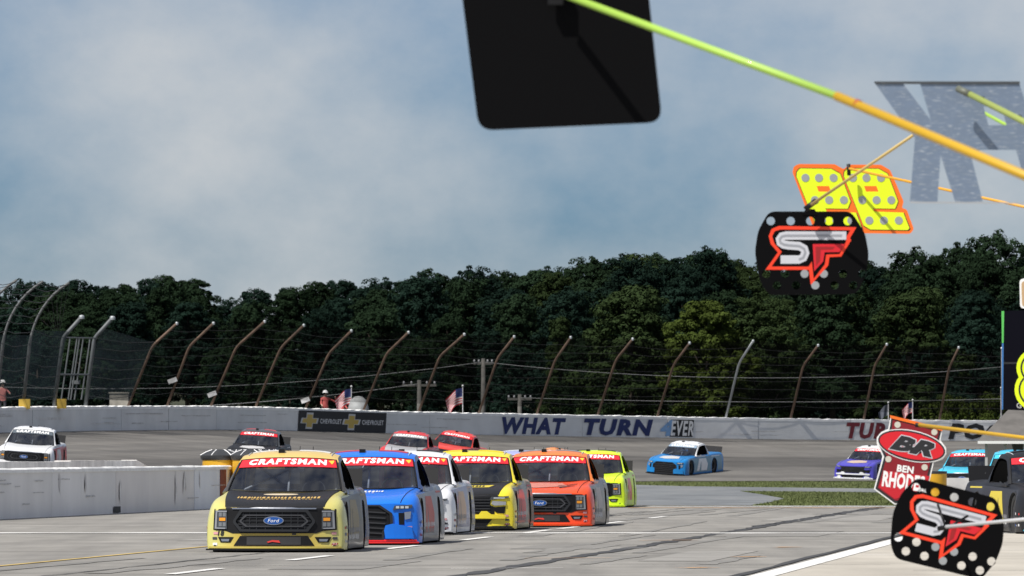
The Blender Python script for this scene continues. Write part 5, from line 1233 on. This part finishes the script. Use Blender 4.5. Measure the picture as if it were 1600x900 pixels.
# mirror-metal letters
c, fn = sign_frame(1510, 222, 38)
t = thing('pit_board', 'scratched mirror-metal pit board cut into letter shapes with a lime pole', 'pit board', c)
ya = [(1367,129),(1411,129.5),(1455,188),(1438,129.5),(1593,129),(1652,318),(1612,318),(1588,234),(1532,234),(1518,246),(1536,315),(1493,316),(1470,242),(1465,316),(1422,314),(1430,215),(1406,183)]
ya_hole = [(1537,166),(1566,168),(1573,195),(1545,196)]
def mirror_mat():
    m = bpy.data.materials.new('brushed_mirror'); m.use_nodes = True; t_ = m.node_tree; b_ = t_.nodes['Principled BSDF']; b_.inputs['Metallic'].default_value = .35; b_.inputs['Roughness'].default_value = .35
    tcn = N(t_, 'ShaderNodeTexCoord'); mpn = N(t_, 'ShaderNodeMapping'); mpn.inputs['Rotation'].default_value = (0, R(-35), 0); mpn.inputs['Scale'].default_value = (14, 14, 90)
    n = N(t_, 'ShaderNodeTexNoise'); n.inputs['Scale'].default_value = 1.6; n.inputs['Detail'].default_value = 5; t_.links.new(tcn.outputs['Object'], mpn.inputs[0]); t_.links.new(mpn.outputs[0], n.inputs['Vector'])
    r = N(t_, 'ShaderNodeValToRGB'); r.color_ramp.elements[0].position = .56; r.color_ramp.elements[0].color = (.20,.255,.34,1); r.color_ramp.elements[1].position = .74; r.color_ramp.elements[1].color = (.5,.54,.58,1)
    t_.links.new(n.outputs['Fac'], r.inputs[0]); t_.links.new(r.outputs[0], b_.inputs['Base Color'])
    n2 = N(t_, 'ShaderNodeTexNoise'); n2.inputs['Scale'].default_value = 14; t_.links.new(tcn.outputs['Object'], n2.inputs['Vector']); bu = N(t_, 'ShaderNodeBump'); bu.inputs['Strength'].default_value = .35; bu.inputs['Distance'].default_value = .01
    t_.links.new(n2.outputs['Fac'], bu.inputs['Height']); t_.links.new(bu.outputs[0], b_.inputs['Normal']); return m
MIR = mirror_mat()
layer('letter_plate', rel(ya, 1510, 222), [rel(ya_hole, 1510, 222)], fn, 0, .004, MIR, t)
layer('top_edge', rel([(1366,127),(1594,127),(1594,131),(1368,131)], 1510, 222), (), fn, -.004, .014, mat('edge_dark', (.05,.055,.06), .5), t)
layer('bottom_edge', rel([(1422,315),(1655,316.5),(1655,318.5),(1422,317.5)], 1510, 222), (), fn, .001, .006, mat('edge_grey', (.35,.36,.37), .5), t)
pole_obj([('pole_clamp', px(1497,138,37.9), px(1516,147,37.85), .018, mat('clamp_grey', (.12,.13,.10), .5)), ('pole', px(1516,147,37.85), px(1760,271,36.6), .0165, mat('pole_olive', (.30,.36,.09), .5)), ('pole_wrap', px(1534,155.5,37.8), px(1536,156.8,37.79), .019, BLACK), ('pole_wrap', px(1592,184.5,37.5), px(1594,186,37.49), .019, BLACK)], t, c)
lo = thing('spare_pole', 'thin lime pole passing behind the mirror-metal board', 'pole', px(1620,222,42)); pole_obj([('shaft', px(1520,166,42), px(1760,298,41), .010, LP_), ('grip', px(1690,259.5,41.3), px(1740,287,41.08), .013, BLACK)], lo, px(1620,222,42))
# 99 board
CX, CY, K = 390, 596, 3.6
c99 = (1160+622/3.6, 230+290/3.6); c, fn = sign_frame(c99[0], c99[1], 54)
t = thing('pit_board', 'fluorescent yellow and orange number board with grey reflector dots', 'pit board', c)
def r99(P): return rel(P, 622, 290, 3.6)
layer('backing', r99(rounded([(318,94),(520,95),(572,124),(598,98),(780,98),(832,128),(908,305),(898,342),(925,350),(965,460),(945,487),(715,484),(445,484),(400,455),(282,140),(290,108)], 10, 3)), (), fn, 0, .008, FORG, t)
nine = [(592,119),(768,122),(818,150),(876,305),(860,346),(734,344),(742,362),(906,368),(940,456),(930,466),(720,463),(682,440),(572,165),(574,140)]; slot = [(685,218),(755,218),(766,250),(696,250)]
dots = [(622,172),(698,172),(780,172),(675,297),(755,297),(838,297),(714,412),(796,412),(880,412)]
for dx in (0, -267):
    sh_ = lambda P: [(x+dx, y) for x, y in P]
    layer('numeral_outline', r99([(622+dx+(x-722)*1.03+100, 290+(y-290)*1.022) for x, y in nine]), (), fn, .009, .001, LBLK, t)
    layer('numeral', r99(sh_(nine)), [r99(sh_(slot))], fn, .011, .001, FYEL, t); layer('numeral_counter', r99(sh_(slot)), (), fn, .0105, .0012, FORG, t)
    for (x, y) in dots: layer('reflector', r99(circ(x+dx, y, 23, 16)), (), fn, .0125, .002, DOT, t)
pole_obj([('pole', px(1326,263,53.9), px(1760,358,52), .010, mat('pole_orange', (.70,.34,.03), .5)), ('clamp', px(1326,256,53.9), px(1327,274,53.9), .014, BLACK)], t, c)
# SF boards
sfb = rounded([(150,361),(612,361),(690,480),(712,600),(700,705),(645,826),(150,832),(100,760),(70,590),(88,470)], 36, 4)
sred = [(205,443),(642,450),(605,512),(613,522),(556,615),(490,618),(483,665),(385,775),(374,690),(130,689),(200,592),(160,545),(148,500),(165,460)]
sblk = [(214,463),(606,467),(578,514),(583,530),(546,600),(471,602),(463,658),(401,738),(391,640),(372,670),(165,670),(222,588),(180,540),(168,500),(182,473)]
spath = [(585,497),(560,497),(400,497),(245,497),(222,502),(210,518),(214,536),(232,547),(260,552),(320,556),(348,572),(354,594),(342,622),(318,632),(215,632)]
holes = [(160,415),(272,415),(383,415),(488,415),(593,415)] + [(135,712),(240,712),(566,712),(675,712)] + [(195,777),(303,777),(518,777),(625,777)]
dots_sf = [(350,712),(458,712),(410,777)]
def sf_board(cx, cy, Y, rot, label, unit, poles, clear=True):
    c, fn = sign_frame(cx, cy, Y, rot, unit); t = thing('pit_board', label, 'pit board', c)
    rl = lambda P: rel(P, 390, 596, 3.6)
    layer('board', rl(sfb), [rl(circ(x, y, 24, 14)) for x, y in holes], fn, 0, .008, SBLK, t)
    layer('logo_outline', rl(sred), (), fn, .009, .001, FRED, t); layer('logo_ground', rl(sblk), (), fn, .0105, .001, SBLK, t)
    layer('logo_letter', rl(stroke(spath, 47)), (), fn, .012, .001, SWHT, t); layer('letter_shade', rl(stroke(spath[1:-1], 13)), (), fn, .0135, .0006, SGRY, t)
    layer('logo_letter', rl([(396,545),(578,545),(546,590),(463,591),(455,642),(404,697)]), (), fn, .012, .001, MIDR, t); layer('letter_shade', rl([(412,560),(520,560),(508,574),(440,576),(436,640),(414,668)]), (), fn, .0135, .0006, DRED, t)
    for (x, y) in dots_sf: layer('reflector', rl(circ(x, y, 23, 14)), (), fn, .009, .0008, DOT, t)
    pole_obj(poles, t, c); return t, c
b1, c1 = sf_board(1268.3, 395.6, 49, 0, 'black board with red outlined silver logo and tan pole against the treetops', 1.0, [('pole', px(1266,321,48.9), px(1452,194,48.0), .0105, TAN), ('clamp', px(1258,327,48.9), px(1276,313,48.9), .018, BLACK)])
obj('bracket', conform('br', *poly2d([(-.05,0),(.05,0),(.03,.04),(-.03,.04)]), lambda x, y, o: Vector((x+px(1266,336,49).x-c1.x, -o, y+px(1266,336,49).z-c1.z)), .0, .012), SBLK, b1)
b2, c2 = sf_board(1480, 826, 47.2, -14.5, 'black board with red outlined silver logo hanging low with a silver pole', 1.0, [('pole', px(1478,823,46.9), px(1780,794,45.8), .0115, mat('pole_silver', (.58,.59,.60), .4, .2)), ('clamp', px(1466,826,46.95), px(1486,822,46.9), .016, BLACK), ('strap', px(1465,788,47.0), px(1478,826,46.9), .008, BLACK), ('strap', px(1512,806,47.0), px(1478,826,46.9), .008, BLACK)])
v, f = fit_text('J&L', -58, -46, 45, 51, bold=.03); obj('lettering', conform('l', v, f, sign_frame(1480, 826, 47.2, -14.5)[1], .009), WHITE, b2)
# red badge board
k_ = 3.4625; cb = (222, 270); c, fn = sign_frame(1360+cb[0]/k_, 640+cb[1]/k_, 60)
t = thing('pit_board', 'red badge-shaped board with oval letter logo and white lettering on a yellow pole', 'pit board', c)
rb = lambda P: rel(P, cb[0], cb[1], k_)
badge = [(108,38),(390,108),(378,165),(408,205),(412,240),(390,270),(342,286),(300,470),(215,500),(130,514),(18,430),(66,255),(34,185),(34,150),(58,122),(96,104)]
def inset(P, d):
    o = []; n = len(P)
    for i in range(n):
        a, p, q = P[i-1], P[i], P[(i+1) % n]; d1 = Vector((p[0]-a[0], p[1]-a[1])).normalized(); d2 = Vector((q[0]-p[0], q[1]-p[1])).normalized(); nn = Vector((-(d1.y+d2.y), d1.x+d2.x)); nn = nn.normalized() if nn.length > 1e-4 else Vector((0,0)); o.append((p[0]+nn.x*d, p[1]+nn.y*d))
    return o
layer('board', rb(badge), (), fn, 0, .008, WHITE, t); layer('border', rb(inset(badge, 8)), (), fn, .009, .001, LBLK, t); layer('panel', rb(inset(badge, 22)), (), fn, .0105, .001, mat('badge_maroon', (.22,.006,.014), .45), t)
layer('lower_panel', rb([(78,330),(320,360),(285,455),(130,482),(45,420)]), (), fn, .0118, .0008, mat('badge_red', (.50,.01,.02), .45), t)
a_ = R(12)
def ov(rx, ry): return rb(circ(222, 196, rx, 32, ry, a_))
layer('oval_border', ov(190, 84), (), fn, .012, .002, WHITE, t); layer('oval_ring', ov(185, 79), (), fn, .0145, .001, LBLK, t); layer('oval', ov(176, 70), (), fn, .016, .001, MIDR, t)
def rtext(s, cx, cy, w_, h_, rot, m, off, **kw):
    v, f = fit_text(s, -w_/2, w_/2, -h_/2, h_, **kw) if False else fit_text(s, -w_/2, w_/2, -h_/2, h_/2, **kw)
    v = [((x*math.cos(rot)-y*math.sin(rot)), (x*math.sin(rot)+y*math.cos(rot))) for x, y in v]
    v = [(x + (cx-cb[0])/k_, y + (cb[1]-cy)/k_) for x, y in v]; return obj('lettering', conform('l', v, f, fn, off), m, t)
rtext('BR', 225, 195, 72, 27, -a_, SWHT, .0185, bold=.085, shear=.35); rtext('BR', 225, 195, 69, 24, -a_, LBLK, .0200, bold=.055, shear=.35)
rtext('BEN', 188, 322, 26, 11, -R(8), WHITE, .0135, bold=.04); rtext('RHODES', 178, 388, 66, 25, -R(8), WHITE, .0135, bold=.045)
layer('top_trim', rb([(105,30),(392,100),(388,116),(108,46)]), (), fn, .004, .012, FORG, t)
for (x, y) in ((146, 82), (345, 122), (96, 268), (292, 312)): layer('reflector', rb(circ(x, y, 17, 14)), (), fn, .0135, .002, mat('reflector_cream', (.55,.53,.45), .4), t)
pole_obj([('pole', px(1436,664,59.8), px(1780,706,57), .0165, YP), ('pole_band', px(1462,667.2,59.6), px(1464,667.5,59.59), .018, BLACK), ('clamp', px(1430,664,59.8), px(1440,665,59.8), .018, BLACK)], t, c)
# dark board with lime numeral
c, fn = sign_frame(1610, 562, 62)
t = thing('pit_board', 'dark board with green and blue edge and a lime numeral', 'pit board', c); r8 = lambda P: rel(P, 1610, 562)
layer('board', r8([(1568,486),(1660,483),(1660,644),(1567,640)]), (), fn, 0, .01, mat('board_navy', (.004,.004,.008), .7, spec=.05), t)
layer('edge_strip', r8([(1565,486),(1569,486),(1568,536),(1565.5,536)]), (), fn, -.002, .014, mat('edge_green', (.10,.50,.10), .5), t); layer('edge_strip', r8([(1565.5,536.5),(1568,536.5),(1567,640),(1565,640)]), (), fn, -.002, .014, mat('edge_blue', (.04,.16,.42), .5), t)
layer('seam', r8([(1568,566),(1660,565),(1660,568),(1568,569)]), (), fn, .011, .001, LBLK, t)
def eight(r0): return circ(1618, 575, 25+r0, 26), circ(1618, 609, 28+r0, 26)
for r0, off, m in ((5, .013, FYEL), (-1, .0155, LBLK), (-4, .018, FYEL)):
    for i, P in enumerate(eight(r0)): layer('numeral', r8(P), (), fn, off + i*.0003, .001, m, t)
for P in (circ(1618, 575, 9, 16), circ(1618, 609, 11, 16)): layer('numeral_counter', r8(P), (), fn, .0205, .001, LBLK, t)
layer('header_plate', r8(rounded([(1593,436),(1640,430),(1640,482),(1594,482)], 6, 3)), (), fn, 0, .008, WHITE, t); layer('header_face', r8(rounded([(1596,440),(1637,434),(1637,479),(1597,479)], 5, 3)), (), fn, .009, .001, mat('header_tan', (.50,.34,.18), .5), t)
v, f = fit_text('GT', 1588, 1604, 0, 9, bold=.02); obj('lettering', conform('l', [(x-1610, y+562-642+4) for x, y in v], f, fn, .012), mat('letter_dim', (.4,.4,.4), .6), t)
pole_obj([('pole', px(1660,560,61.9), px(1860,590,60), .016, YP)], t, c)
